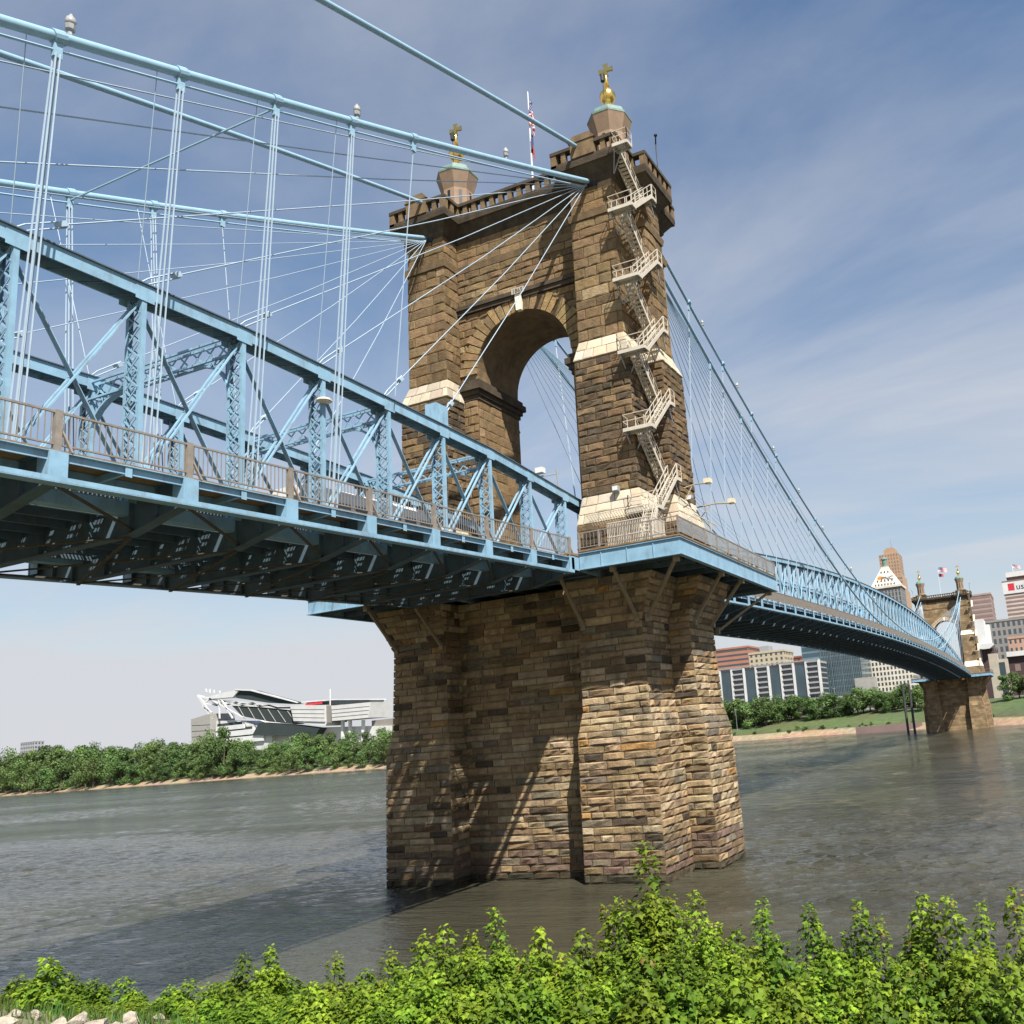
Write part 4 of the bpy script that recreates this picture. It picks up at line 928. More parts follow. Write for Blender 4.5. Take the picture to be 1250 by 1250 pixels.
def river():
    WM = water_mat(); rg = np.random.RandomState(5); ws = []
    for k in range(60):
        lam = .7*(5.5**rg.rand()); th = rad(112)+rg.normal(0, .75); ws.append((2*math.pi/lam*math.cos(th), 2*math.pi/lam*math.sin(th), .0062*lam*(.5+rg.rand()), rg.rand()*6.283, lam))
    me = bpy.data.meshes.new('river'); V = []; Q = []; base = 0
    for (xa, xb, ya, yb, st) in ((-190,64,-40,44,.31),(-760,64,44,470,1.5)):
        nx = int((xb-xa)/st)+1; ny = int((yb-ya)/st)+1; X, Y = np.meshgrid(np.linspace(xa,xb,nx), np.linspace(ya,yb,ny), indexing='ij'); Z = np.zeros_like(X)
        for kx, ky, a, ph, lam in ws:
            if lam < st*2.3: continue
            fade = np.clip((44-Y)/45.0, 0, 1) if (st < 1 and lam < 3.45) else 1.0
            Z += fade*a*np.sin(kx*X+ky*Y+ph+.8*np.sin(.11*X+.07*Y+ph))
        Z *= .55+.45*np.sin(.031*X+.052*Y)*np.sin(.017*X-.043*Y+1)
        lee = np.exp(-((X-4)/16.0)**4)*np.exp(-((Y+22)/15.0)**4); Z *= 1-.75*lee      # sheltered water beside the pier
        edge = np.minimum(np.minimum(X-xa, xb-X), np.minimum(Y-ya, yb-Y)); Z *= np.clip(edge/3.0, 0, 1)
        V.append(np.stack([X,Y,Z],-1).reshape(-1,3)); i, j = np.meshgrid(np.arange(nx-1), np.arange(ny-1), indexing='ij'); q = (i*ny+j).ravel()
        Q.append(np.stack([q,q+ny,q+ny+1,q+1],-1)+base); base += nx*ny
    # flat sheet round the waved part
    def quad(x0,x1,y0,y1):
        nonlocal base
        V.append(np.array([(x0,y0,0),(x1,y0,0),(x1,y1,0),(x0,y1,0)],float)); Q.append(np.array([[0,1,2,3]])+base); base += 4
    quad(-6000,-760,-900,1500); quad(64,6000,-900,1500); quad(-760,64,470,1500); quad(-760,64,-900,-40); quad(-760,-190,-40,44)
    V = np.concatenate(V).astype(np.float32); Q = np.concatenate(Q).astype(np.int32)
    me.vertices.add(len(V)); me.vertices.foreach_set('co', V.ravel()); me.loops.add(len(Q)*4); me.loops.foreach_set('vertex_index', Q.ravel()); me.polygons.add(len(Q)); me.polygons.foreach_set('loop_start', np.arange(len(Q),dtype=np.int32)*4); me.polygons.foreach_set('use_smooth', np.ones(len(Q),bool)); me.update(calc_edges=True); me.validate()
    link('river', me, WM, None, kind='structure')
river()
def ground_mat():
    ma = bpy.data.materials.new('bank_ground'); ma.use_nodes = True; t = ma.node_tree; n = t.nodes; l = t.links; b = n['Principled BSDF']; b.inputs['Roughness'].default_value = .95
    ge = n.new('ShaderNodeNewGeometry'); at = n.new('ShaderNodeAttribute'); at.attribute_name = 'tint'
    nz = n.new('ShaderNodeTexNoise'); nz.inputs['Scale'].default_value = .35; nz.inputs['Detail'].default_value = 9; nz.inputs['Roughness'].default_value = .7; l.new(ge.outputs['Position'], nz.inputs[0])
    mr = n.new('ShaderNodeMapRange'); mr.inputs[1].default_value = .3; mr.inputs[2].default_value = .7; mr.inputs[3].default_value = .6; mr.inputs[4].default_value = 1.35; l.new(nz.outputs[0], mr.inputs[0])
    mx = n.new('ShaderNodeMixRGB'); mx.blend_type = 'MULTIPLY'; mx.inputs[0].default_value = 1; l.new(at.outputs[0], mx.inputs[1]); l.new(mr.outputs[0], mx.inputs[2]); l.new(mx.outputs[0], b.inputs['Base Color'])
    bp = n.new('ShaderNodeBump'); bp.inputs['Strength'].default_value = .6; bp.inputs['Distance'].default_value = .3; l.new(nz.outputs[0], bp.inputs['Height']); l.new(bp.outputs[0], b.inputs['Normal'])
    return ma
GRD = ground_mat()
SHORE = [(-6000,1350),(-2500,800),(-1013,553),(-580,486),(-402,446),(-250,440),(-136,437),(-57,403),(-21,384),(6,350),(26,330),(80,326),(300,322),(6000,300)]
def shore_y(x):
    for (a,ya),(b,yb) in zip(SHORE[:-1],SHORE[1:]):
        if a <= x <= b: return ya+(yb-ya)*(x-a)/(b-a)
    return SHORE[-1][1]
PROF = [(-4,-1.0,(.30,.21,.13)),(0,0.05,(.34,.24,.155)),(5,1.2,(.36,.26,.17)),(9,2.8,(.33,.25,.155)),(11,3.2,(.085,.10,.035)),(18,4.8,(.085,.12,.036)),(45,9.3,(.082,.118,.036)),(72,11.8,(.08,.105,.036)),(140,12.6,(.2,.2,.16)),(700,13,(.2,.2,.17)),(5000,60,(.08,.12,.07))]
def bank_z(x, y):
    d = y-shore_y(x)
    for (a,za,_),(b,zb,_) in zip(PROF[:-1],PROF[1:]):
        if a <= d <= b: return za+(zb-za)*(d-a)/(b-a)
    return -1 if d < 0 else 60
g = MB(); xs = [-6000,-4000,-2500,-1700]+[-1300+k*12 for k in range(129)]+[350,500,900,1600,3000,6000]; NP = len(PROF)
for x in xs:
    for j, (d, z, c) in enumerate(PROF):
        jit = R.uniform(-1.2,1.2) if 0 < j < 6 and -1400 < x < 350 else 0
        g.v.append((x, shore_y(x)+d+jit, z+(R.uniform(-.25,.35) if 1 < j < 5 else 0))); g.c.append(tuple(KA*k*R.uniform(.85,1.15) for k in c))
for i in range(len(xs)-1):
    for j in range(NP-1): g.f.append((i*NP+j, (i+1)*NP+j, (i+1)*NP+j+1, i*NP+j+1))
g.obj('far_bank', GRD, None, smooth=True, kind='structure')
def near_z(x, y):
    d = -35.5-.03*(x-20)-y
    return max(-1.2, min(9.2, .34*d if d > 0 else .3*d))+ (.12*math.sin(x*.9)+.1*math.sin(y*1.3+x*.4) if d > 0 else 0)
g = MB(); X = [-400,-200,-100]+[-60+2.5*k for k in range(57)]+[150,250,500]; Y = [-900,-300,-120,-80]+[-66+1.5*k for k in range(26)]
for x in X:
    for y in Y:
        z = near_z(x,y) if y > -100 else 9.0+(-y-100)*.01
        c = (.27,.22,.16) if z < 1.5 else (.17,.16,.09)
        g.v.append((x,y,z)); g.c.append(c)
for i in range(len(X)-1):
    for j in range(len(Y)-1): k = len(Y); g.f.append((i*k+j,(i+1)*k+j,(i+1)*k+j+1,i*k+j+1))
g.obj('near_bank', GRD, None, smooth=True, kind='structure')
# pale riprap boulders at the foot of the shrubs
ROCK = mat('pale_limestone_boulder', (.46,.40,.32), .9, var=.3, scale=2.5, bump=.8, bscale=6, dirt=(.13,.10,.07), dirt_amt=.7)
def rock_mesh(seed):
    rr = random.Random(seed); import bmesh; bm = bmesh.new(); bmesh.ops.create_icosphere(bm, subdivisions=2, radius=1)
    ax = [Vector((rr.uniform(-1,1),rr.uniform(-1,1),rr.uniform(-1,1))).normalized() for _ in range(9)]
    for v in bm.verts:
        k = 1.0
        for a in ax:
            d = v.co.dot(a)
            if d > .5: v.co -= a*(d-.5)*.98
        v.co *= rr.uniform(.96,1.04)
    me = bpy.data.meshes.new('boulder'); bm.to_mesh(me); bm.free(); me.materials.append(ROCK); return me
RM = [rock_mesh(s) for s in range(5)]
def boulder(x, y, s, grp='riprap boulders'):
    o = bpy.data.objects.new('boulder', RM[R.randrange(5)]); COL.objects.link(o); o.location = (x,y,near_z(x,y)+.15*s); o.scale = (s*R.uniform(.9,1.4), s*R.uniform(.8,1.1), s*R.uniform(.6,.85)); o.rotation_euler = (R.uniform(-.3,.3),R.uniform(-.3,.3),R.uniform(0,6.3))
    tag(o, 'pale limestone boulder lying among the shrubs on the near bank', 'boulder', grp)
for (u, v, s) in ((20,1236,.34),(45,1238,.42),(95,1244,.38),(120,1247,.36),(160,1243,.4),(192,1240,.3),(70,1249,.34),(5,1248,.34),(140,1250,.3),(230,1249,.28),(260,1247,.22)):
    # point where this sight line meets the bank
    d = ray(u,v); t = 5.0
    while t < 60 and (CAM+d*t).z > near_z((CAM+d*t).x,(CAM+d*t).y)+.1: t += .05
    p = CAM+d*t; boulder(p.x,p.y,s*.7)

# ------------------------------------------------------------------ foliage
def leaf_mat(name, c, trans=.35): return mat(name, c, .55, tint=True, var=.25, scale=.6, trans=trans, spec=.25)
LEAF = leaf_mat('shrub_leaf', (.1,.2,.03), .45); LEAFT = leaf_mat('tree_leaf', (.06,.1,.03), .2)
BARK = mat('bark', (.13,.10,.075), .9, var=.3, scale=6, bump=.5, bscale=20)
def leaf(mb, p, d, n, L_, W, c):
    """folded pointed leaf with side lobes, lying along d"""
    s = d.cross(n).normalized(); n = s.cross(d)
    tip = p+d*L_-n*L_*.18; a = p+d*L_*.42
    mb.add([p, a+s*W*.55-n*W*.12, p+d*L_*.62+s*W*.22-n*W*.02, tip, p+d*L_*.62-s*W*.22-n*W*.02, a-s*W*.55-n*W*.12, p+d*L_*.45+n*W*.08],
           [(0,1,6),(1,2,6),(2,3,6),(3,4,6),(4,5,6),(5,0,6)], c)
def shrub_mesh(seed, H=3.0, shoots=16, spread=.9, lsize=.17):
    rr = random.Random(seed); lv = MB(); st = MB()
    for k in range(shoots):
        a = rr.uniform(0,6.283); r0 = spread*.35*math.sqrt(rr.random()); r1 = spread*math.sqrt(rr.random()); h = H*(1 if k == 0 else rr.uniform(.45,.95))*(1-.25*r1/spread)
        b = Vector((r0*math.cos(a), r0*math.sin(a), 0)); t = Vector((r1*math.cos(a), r1*math.sin(a), h)) if k else Vector((rr.uniform(-.1,.1),rr.uniform(-.1,.1),H))
        m_ = b.lerp(t,.55)+Vector((rr.uniform(-.15,.15),rr.uniform(-.15,.15),.1)); pts = [b.lerp(m_,.5), m_, m_.lerp(t,.5), t]; st.tube([b]+pts, [.03,.024,.017,.011,.005], 4)
        hue = rr.random(); n = int(60+h*62)
        for i in range(n):
            s = .12+.88*(i/n); s2 = min(s*1.0,.999); P = [b]+pts; q = s2*(len(P)-1); j = int(q); p = P[j].lerp(P[j+1], q-j)
            ang = i*2.4+rr.uniform(-.5,.5); out_ = Vector((math.cos(ang), math.sin(ang), rr.uniform(-.05,.5)*(1 if s < .9 else 2.2))).normalized()
            rad_ = (.05+.24*math.sin(min(1,(1-s)*1.6+.12)*1.5))*rr.uniform(.3,1.25)
            pp = p+out_*rad_; dd = (out_*.9+Vector((0,0,rr.uniform(-1.5,.05)))).normalized()
            L_ = lsize*rr.uniform(.6,1.2)*(1 if s < .93 else .7)
            young = max(0, s-.75)*2.4; base = Vector((.066,.140,.014)).lerp(Vector((.31,.42,.032)), min(1,.25*hue+rr.uniform(0,.4)+young*.7))
            if rr.random() < .006+.05*max(0,young-.3): base = Vector((.38,.26,.07))
            leaf(lv, pp, dd, Vector((rr.uniform(-.4,.4),rr.uniform(-.4,.4),1)).normalized(), L_, L_*rr.uniform(.75,1.0), tuple(base*rr.uniform(.55,1.25)))
    return lv.mesh('foliage'), st.mesh('stems')
SH = {}
for hc in (1.6, 2.6, 4.4):
    for tall in (0, 1):
        SH[hc,tall] = []
        for q in range(3):
            lm, sm = shrub_mesh(int(hc*10)+tall*7+q*31, hc, (9 if tall else 15)+int(hc), (.28 if tall else .5)+.1*hc, .185); lm.materials.append(LEAF); sm.materials.append(BARK); SH[hc,tall].append((lm, sm))
def shrub(u, v, y, label, group, kind=None, wide=1.0):
    if label is None:
        where = ('by the pale boulders' if u < 235 else 'between boulders and pier' if u < 465 else 'before the shaded pier leg' if u < 590 else 'before the pier recess' if u < 715 else 'round the tallest sapling' if u < 860 else 'before open water beyond the sapling' if u < 1120 else 'below the far tower')
        rowd = 'waterside row' if y > -41.6 else ('middle row' if y > -43.3 else 'front row')
        label = 'bright green leafy shrub, '+rowd+' of the near bank, '+where; group = 'bank shrubs '+rowd+' '+where
    p = ony(u, v, y); zb = near_z(p.x, y)-.15; h = p.z-zb
    if h < .35: return
    hc = min((1.6,2.6,4.4), key=lambda c: abs(math.log(h/c))); lm, sm = SH[hc, int(kind == 'tall')][R.randrange(3)]
    T = thing('riverbank_shrub', label, 'shrub', (p.x,y,zb), group); s = h/hc; sw = max(.85, min(1.15, s))*wide
    T.scale = (sw, sw, s); T.rotation_euler = (R.uniform(-.06,.06), R.uniform(-.06,.06), R.uniform(0,6.28))
    for nm, me in (('foliage',lm),('stems',sm)):
        o = bpy.data.objects.new(nm, me); COL.objects.link(o); o.parent = T
GS = 'shrubs along the near bank'
LB = 'bushy bright green shrub among others on the near bank in front of the river'
for (u, v, y) in ((782,1028,-38.6),): shrub(u, v, y, 'tallest bright green sapling on the near bank, reaching up in front of the pier', None, None, 1.25)
for (u, v, y) in ((298,1162,-41.5),(330,1157,-41.2),(411,1165,-41.5),(844,1084,-39.5),(924,1099,-39.6),(56,1170,-42),(980,1103,-39.8),(1045,1100,-39.6)):
    shrub(u, v, y, 'slender upright green sapling on the near bank, '+{298:'left one of the close pair',330:'right one of the close pair',411:'lone one between the pair and the pier',844:'close beside the tallest sapling',924:'lone one before open water',56:'behind the pale boulders',980:'between open water and the shrub crest',1045:'rising below the far trees'}[u], None, 'tall', 1.1)
for (u, v) in ((20,1192),(88,1186),(118,1196),(156,1192),(228,1196),(205,1205),(265,1200),(480,1160),(520,1140),(545,1130),(575,1140),(598,1108),(658,1133),(706,1136),(735,1150),(760,1095),(800,1085),(825,1110),(862,1120),(900,1135),(950,1135),(1000,1120),(1115,1092),(1140,1105),(1165,1092),(1200,1105),(1245,1082),(1275,1095),(1075,1120),(350,1195),(380,1200),(440,1185)):
    shrub(u, v, R.uniform(-41.5,-39), None, None, R.choice(('tall',None)), 1.1)
for k in range(46):
    u = -40+k*29+R.uniform(-12,12); v0 = 1222 if u < 250 else (1205 if u < 480 else 1165)
    if 0 < u < 215 : continue
    shrub(u, v0+R.uniform(-8,16), R.uniform(-43.2,-41.8), None, None, R.choice(('tall',None,None)), 1.1)
for k in range(34):
    u = 260+k*30+R.uniform(-12,12); shrub(u, 1205+R.uniform(-6,20)-(12 if u > 480 else 0), R.uniform(-44.6,-43.4), None, None)
for k in range(9): shrub(10+k*26+R.uniform(-6,6), 1222+R.uniform(-8,6), R.uniform(-41.5,-40), None, None)
# grass and low herbs between them
gm = MB(); rr = random.Random(3)
for k in range(9000):
    x = rr.uniform(-8,46); y = rr.uniform(-48,-36.5); z = near_z(x,y)
    if z < .5: continue
    a = rr.uniform(0,6.28); h = rr.uniform(.15,.5); w_ = .02; dx, dy = math.cos(a), math.sin(a); lean = rr.uniform(.05,.25)
    gm.add([(x-dx*w_,y-dy*w_,z-.03),(x+dx*w_,y+dy*w_,z-.03),(x+dy*lean,y-dx*lean,z+h)], [(0,1,2)], tuple(c*rr.uniform(.7,1.3) for c in (.12,.19,.04)))
gm.obj('bank_grass', LEAF, None, label='rough green grass between the shrubs on the near bank', kind='stuff', cat='grass')

def tree_mesh(seed, H=13, Wd=9, n=2600, low=.12):
    rr = random.Random(seed); lv = MB(); tk = MB()
    tk.tube([(0,0,0),(rr.uniform(-.2,.2),rr.uniform(-.2,.2),H*.3),(rr.uniform(-.4,.4),rr.uniform(-.4,.4),H*.75)], [.03*H,.022*H,.006*H], 6)
    cl = []
    for k in range(15):
        a = rr.uniform(0,6.28); hh = rr.uniform(low,.95); r = Wd/2*(1-abs(hh-.5)*1.15)*rr.uniform(.25,1.0)
        c = Vector((r*math.cos(a), r*math.sin(a), H*hh)); cl.append((c, Wd*rr.uniform(.16,.28), rr.uniform(.75,1.25)))
        tk.tube([(0,0,H*max(.15,hh-.3)), c], [.008*H,.002*H], 4)
    for k in range(n):
        c, r, br = cl[rr.randrange(len(cl))]; d = Vector((rr.gauss(0,1),rr.gauss(0,1),rr.gauss(0,1))).normalized(); p = c+Vector((d.x*r,d.y*r,d.z*r*.8))*rr.uniform(.55,1.08)
        s = rr.uniform(.22,.5)*H/13; n_ = (d+Vector((rr.uniform(-.6,.6),rr.uniform(-.6,.6),rr.uniform(-.2,.8)))).normalized(); t = n_.orthogonal().normalized(); b = n_.cross(t)
        col = Vector((.085,.135,.038))*br*rr.uniform(.7,1.35)
        lv.add([p-t*s, p-b*s*.6, p+t*s, p+b*s*.6+n_*s*.2], [(0,1,2,3)], tuple(col))
    return lv.mesh('crown'), tk.mesh('trunk')
TR = []
for k in range(6):
    a, b = tree_mesh(40+k, 13, (8,10,12,9,11,13)[k], 2400, .08 if k < 4 else .3); a.materials.append(LEAFT); b.materials.append(BARK); TR.append((a,b))
def tree(x, y, h, label, group, k=None, zb=None, wide=1):
    k = R.randrange(6) if k is None else k; z = bank_z(x,y)-.3 if zb is None else zb; T = thing('broadleaf_tree', label, 'tree', (x,y,z), group); s = h/13; T.scale = (s*wide,s*wide,s); T.rotation_euler = (0,0,R.uniform(0,6.28))
    for nm, me in zip(('crown','trunk'), TR[k]):
        o = bpy.data.objects.new(nm, me); COL.objects.link(o); o.parent = T
# wooded bank on the left
TL = [(0,913),(60,915),(100,905),(150,908),(220,905),(290,898),(320,908),(380,892),(420,896),(460,889),(480,885)]
def tl(u):
    for (a,b),(c,d) in zip(TL[:-1],TL[1:]):
        if a <= u <= c: return b+(d-b)*(u-a)/(c-a)
    return 885 if u > 400 else 915
def hit_shore(u):                 # ground distance of the shore line in this direction
    d = ray(u, 940); t = 300
    while t < 2500:
        p = CAM+d*t
        if p.y >= shore_y(p.x): return p
        t += 2
    return CAM+d*1200
for row, (off, n) in enumerate(((9,34),(24,34),(45,30))):
    for k in range(n):
        u = -40+k*(545/n)+R.uniform(-6,6); p = hit_shore(u); dirv = Vector((p.x-CAM.x,p.y-CAM.y,0)).normalized(); q = p+dirv*(off*1.25+R.uniform(-4,4))
        zt_ = ony(u, tl(u)+R.uniform(-3,8)+(18 if row == 0 else 5 if row == 1 else 0), q.y).z; zb = bank_z(q.x,q.y)
        h = max(6, zt_-zb); where = 'left of the stadium' if u < 225 else 'below the stadium' if u < 400 else 'between stadium and pier'; tree(q.x,q.y,h,'leafy tree on the wooded far bank '+where+', '+('waterside','middle','rear')[row]+' row','wooded bank trees '+where+' '+('waterside','middle','rear')[row],wide=R.uniform(.95,1.25)*(13/h)**.25)
for (u, v, y) in ((272,888,-1),(258,893,-1)):
    p = hit_shore(u); q = p+Vector((-.7,.7,0))*12; tree(q.x,q.y,ony(u,v,q.y).z-bank_z(q.x,q.y),'taller thin tree rising in front of the stadium','taller trees before the stadium',wide=.6)
# park trees on the right bank
for k in range(34):
    u = 880+k*7.4+R.uniform(-3,3); y = 480+R.uniform(-9,9)-(u-884)*.11; v = 857-(u-884)*.075+R.uniform(-3,5); p = ony(u,v,y); zb = bank_z(p.x,y)-.8; tree(p.x,y,max(5,p.z-zb),'round park tree in the row between the riverside lawn and the city buildings','park trees by the river lawn',wide=1.15)
for (u, v, y) in ((1226,824,392),(1240,821,395),(1256,820,393),(1275,822,395),(1100,836,440),(1078,842,445),(1122,838,430)):
    p = ony(u,v,y); zb = bank_z(p.x,y); tree(p.x,y,max(5,p.z-zb),'dark green tree on the far bank close to the far tower','trees close to the far tower',wide=1.15)
for k in range(40):                # low scrub along the far water edge
    u = R.uniform(888,1260); off = R.uniform(8.5,14)
    if 1120 < u < 1212: continue
    d = ray(u, 900); t = 300
    while t < 800 and (CAM+d*t).y < shore_y((CAM+d*t).x)+off: t += 1
    p = CAM+d*t; tree(p.x,p.y,R.uniform(1.0,2.9),'low green scrub bush on the bank above the far waterline','far bank scrub',k=R.randrange(4),wide=R.uniform(1.2,2.4))

# ------------------------------------------------------------------ the city on the far bank
def building(name, label, cat, x0, x1, y0, y1, z0, z1, wall, floors, bays, win, ww=.55, wh=.55, side=True, roof=None, style='grid', proud=.12, parapet=True):
    """box building with real window panes set into frames on the river and east fronts"""
    B = thing(name, label, cat, ((x0+x1)/2,(y0+y1)/2,z0)); MB().box(x0,x1,y0,y1,z0,z1).obj('wall', wall, B)
    if parapet:
        p = MB()
        for a in ((x0-.4,x1+.4,y0-.4,y0+.3),(x0-.4,x1+.4,y1-.3,y1+.4),(x0-.4,x0+.3,y0+.31,y1-.31),(x1-.3,x1+.4,y0+.31,y1-.31)): p.box(*a, z1-.8, z1+.7)
        p.obj('parapet', roof or wall, B)
    H = (z1-z0)/floors; w = MB()
    def front(n, a, b, put):
        s = (b-a)/n
        for f in range(floors):
            zc = z0+(f+.5)*H
            if style == 'band': put(a+.4, b-.4, zc-H*wh/2, zc+H*wh/2); continue
            for k in range(n): c = a+(k+.5)*s; put(c-s*ww/2, c+s*ww/2, zc-H*wh/2, zc+H*wh/2)
    front(bays, x0, x1, lambda a,b,c,d: w.box(a,b,y0-proud,y0-.01,c,d))
    if side:
        nb = max(2, int(bays*(y1-y0)/(x1-x0))); front(nb, y0, y1, lambda a,b,c,d: w.box(x1+.01,x1+proud,a,b,c,d))
    w.obj('windows', win, B, kind='stuff'); return B
def xr(u, v, y): return ony(u, v, y).x
def zr(u, v, y): return ony(u, v, y).z
def cm(n, c, r=.85): return mat(n, c, r, var=.1, scale=.12)
SALM = cm('salmon_brick', (.42,.19,.13)); TANB = cm('tan_stone_block', (.52,.44,.31)); REDB = cm('red_brick', (.30,.10,.07)); IVORY = cm('ivory_stone', (.68,.62,.52)); BROWNC = cm('brown_panel', (.24,.17,.15)); STRIPE = cm('pinkish_panel', (.36,.27,.25)); GREYB = cm('grey_office_stone', (.27,.25,.23)); CAREW = cm('carew_brick', (.42,.28,.18)); DARKB = cm('dark_brown_brick', (.075,.045,.045)); WPANEL = cm('white_panel', (.66,.655,.64), .6); STEELW = cm('white_steel', (.7,.7,.7), .5); SEAT = cm('dark_green_seating', (.035,.05,.05)); PEACH = cm('peach_stone', (.48,.30,.22))
# riverside apartment block
yb = 505; x0, x1 = xr(880,830,yb), xr(1001,820,yb); zt_ = 45.5
B = building('apartment_block', 'white and grey glass apartment block with stacked balconies behind the park trees', 'building', x0, x1, yb, yb+30, 8, zt_, CONC, 11, 14, GLASS, .9, .7, side=True)
bw = (x1-x0)/8; fr = MB(); bal = MB()
for k in range(9): MB().box(x0+k*bw-.8, x0+k*bw+.8, yb-1.6, yb-.13, 8, zt_+1.5).obj('white_pier', WPANEL, B)
for k in range(8):
    gl = MB()
    if k%2: 
        for f in range(11): z = 8+f*3.41; bal = MB(); bal.box(x0+k*bw+1, x0+(k+1)*bw-1, yb-2.2, yb-.14, z+3.3, z+3.6); bal.box(x0+k*bw+1, x0+(k+1)*bw-1, yb-2.2, yb-2.1, z+3.6, z+4.4); bal.obj('balcony', GREY, B)
    else: gl.box(x0+k*bw+.9, x0+(k+1)*bw-.9, yb-.9, yb-.14, 10, zt_-1); gl.obj('glass_bay', GLASSB, B)
pg = MB(); pg.box(x0,x1,yb-1.8,yb+1,zt_+1.2,zt_+1.8); pg.obj('roof_pergola', GREY, B)
y = 640; building('office_building', 'salmon pink stepped office building behind the apartment block', 'building', xr(874,800,y), xr(914,800,y), y, y+40, 8, zr(895,791,y), SALM, 16, 1, GLASS, style='band', wh=.35)
y = 600; B = building('hotel_building', 'tan stone building with rows of small windows above the apartment block', 'building', xr(914,800,y), xr(957,800,y), y, y+28, 8, zr(935,796,y), TANB, 14, 7, GLASS, .4, .5)
b = MB(); b.box(xr(925,790,y),xr(936,790,y),y+4,y+16,zr(935,796,y),zr(930,790,y)+1); b.obj('roof_plant', GREY, B)
y = 645; building('brick_building', 'red brick building between the tan block and the blue glass tower', 'building', xr(955,805,y), xr(990,805,y), y, y+30, 8, zr(972,802,y), REDB, 12, 6, GLASS, .4, .4)
y = 525; B = building('glass_tower', 'blue green glass office tower under the bridge deck', 'building', xr(981,820,y), xr(1052,820,y), y, y+36, 8, 66, glass('teal_glass',(.10,.19,.24)), 14, 1, GLASSB, style='band', wh=.62)
x0 = xr(1004,820,y); x1 = xr(1052,820,y); mm = MB()
for k in range(24): x = x0+(x1-x0)*k/23; mm.box(x-.12-(.25 if k%6 == 0 else 0), x+.12, y-.5, y-.13, 8, 66)
for k in range(30): z = 10+k*1.85; mm.box(x0,x1,y-.3,y-.14,z-.06,z+.06)
mm.obj('mullion', mat('dark_mullion',(.13,.18,.2),.5), B, kind='stuff'); y = 515; MB().box(xr(1044,836,y),xr(1068,836,y),y,y+9,8,zr(1055,827,y)).obj('podium', CONC, B)
y = 575; building('ivory_building', 'ivory office block with a regular grid of windows under the deck', 'building', xr(1060,820,y), xr(1114,820,y), y, y+40, 9, zr(1080,800,y), IVORY, 11, 12, GLASS, .5, .6)
y = 490; x0, x1 = xr(870,870,y), xr(1125,832,y); P = thing('promenade_wall', 'long pale promenade deck edge on columns behind the park trees', 'wall', (x0,y,9)); pw = MB(); pw.box(x0,x1,y,y+6,zr(1000,852,y)-.9,zr(1000,852,y)); pw.obj('deck_edge', CREAM, P); pc = MB()
for k in range(24): x = x0+(x1-x0)*(k+.5)/24; pc.box(x-.5,x+.5,y+1,y+2,7,zr(1000,852,y)-.9)
pc.obj('columns', CONC, P, kind='stuff')
# tower with the pyramid roof
y = 760; xa, xb = xr(1062,715,y), xr(1099,713,y); zb_ = zr(1080,718,y); B = building('pyramid_tower', 'tall grey tower with a cream pyramid roof and green cupola', 'building', xa, xb, y, y+(xb-xa), 10, zb_, GREYB, 26, 9, GLASS, .45, .8, parapet=False)
xm = (xa+xb)/2; ym = y+(xb-xa)/2; hw = (xb-xa)/2; zp = zr(1078,694,y+12); py = MB()
sq = lambda h, z: [(xm-h,ym-h,z),(xm+h,ym-h,z),(xm+h,ym+h,z),(xm-h,ym+h,z)]
py.loft([sq(hw+1.2,zb_),sq(hw+1.2,zb_+2),sq(hw-.3,zb_+2.2),sq(hw*.25,zp),sq(hw*.25,zp+1.5)]); po = py.obj('pyramid_roof', IVORY, B); dw = MB()
for row, (t, n) in enumerate(((.03,7),(.24,5),(.72,3))):
    h = (hw-.3)*(1-t)+hw*.25*t; z = (zb_+2.2)*(1-t)+zp*t
    for k in range(n): x = xm+(k-(n-1)/2)*h*1.5/n; dw.box(x-.45,x+.45,ym-h-.35,ym-h+1.4,z,z+1.9)
dw.obj('dormer', GLASS, po, kind='stuff')
cp = MB(); cp.lathe(xm,ym,[(3.0,zp+1.5),(3.0,zp+2.5),(2.2,zp+2.8),(2.3,zp+8),(3.0,zp+8.4),(3.0,zp+9.2),(1.2,zp+11)],8,math.pi/8); cp.obj('cupola', COPPER, B)
tl_ = math.atan2((hw-.3)-hw*.25, zp-zb_-2.2); t = .42; h = (hw-.3)*(1-t)+hw*.25*t; z = (zb_+2.2)*(1-t)+zp*t
NAVY = cm('navy_sign', (.03,.035,.07)); ORNG = mat('orange_sign', (.75,.22,.03), .5); REDS = mat('red_sign', (.6,.03,.05), .5)
text('PNC', 5.6, (xm+2.2, ym-h-1.5, z-1.5), NAVY, po, 'sign_letters', Matrix.Rotation(rad(90)-tl_,4,'X'))
og = MB(); og.add([(xm-6.5,ym-h-.62,z-1.0),(xm-3.0,ym-h-.62,z-1.0),(xm-2.2,ym-h+.1,z+1.2),(xm-3.4,ym-h+.6,z+2.6),(xm-6.0,ym-h+.6,z+2.6),(xm-7.0,ym-h+.1,z+1.0)], [tuple(range(6))]); og.obj('sign_emblem', ORNG, po)
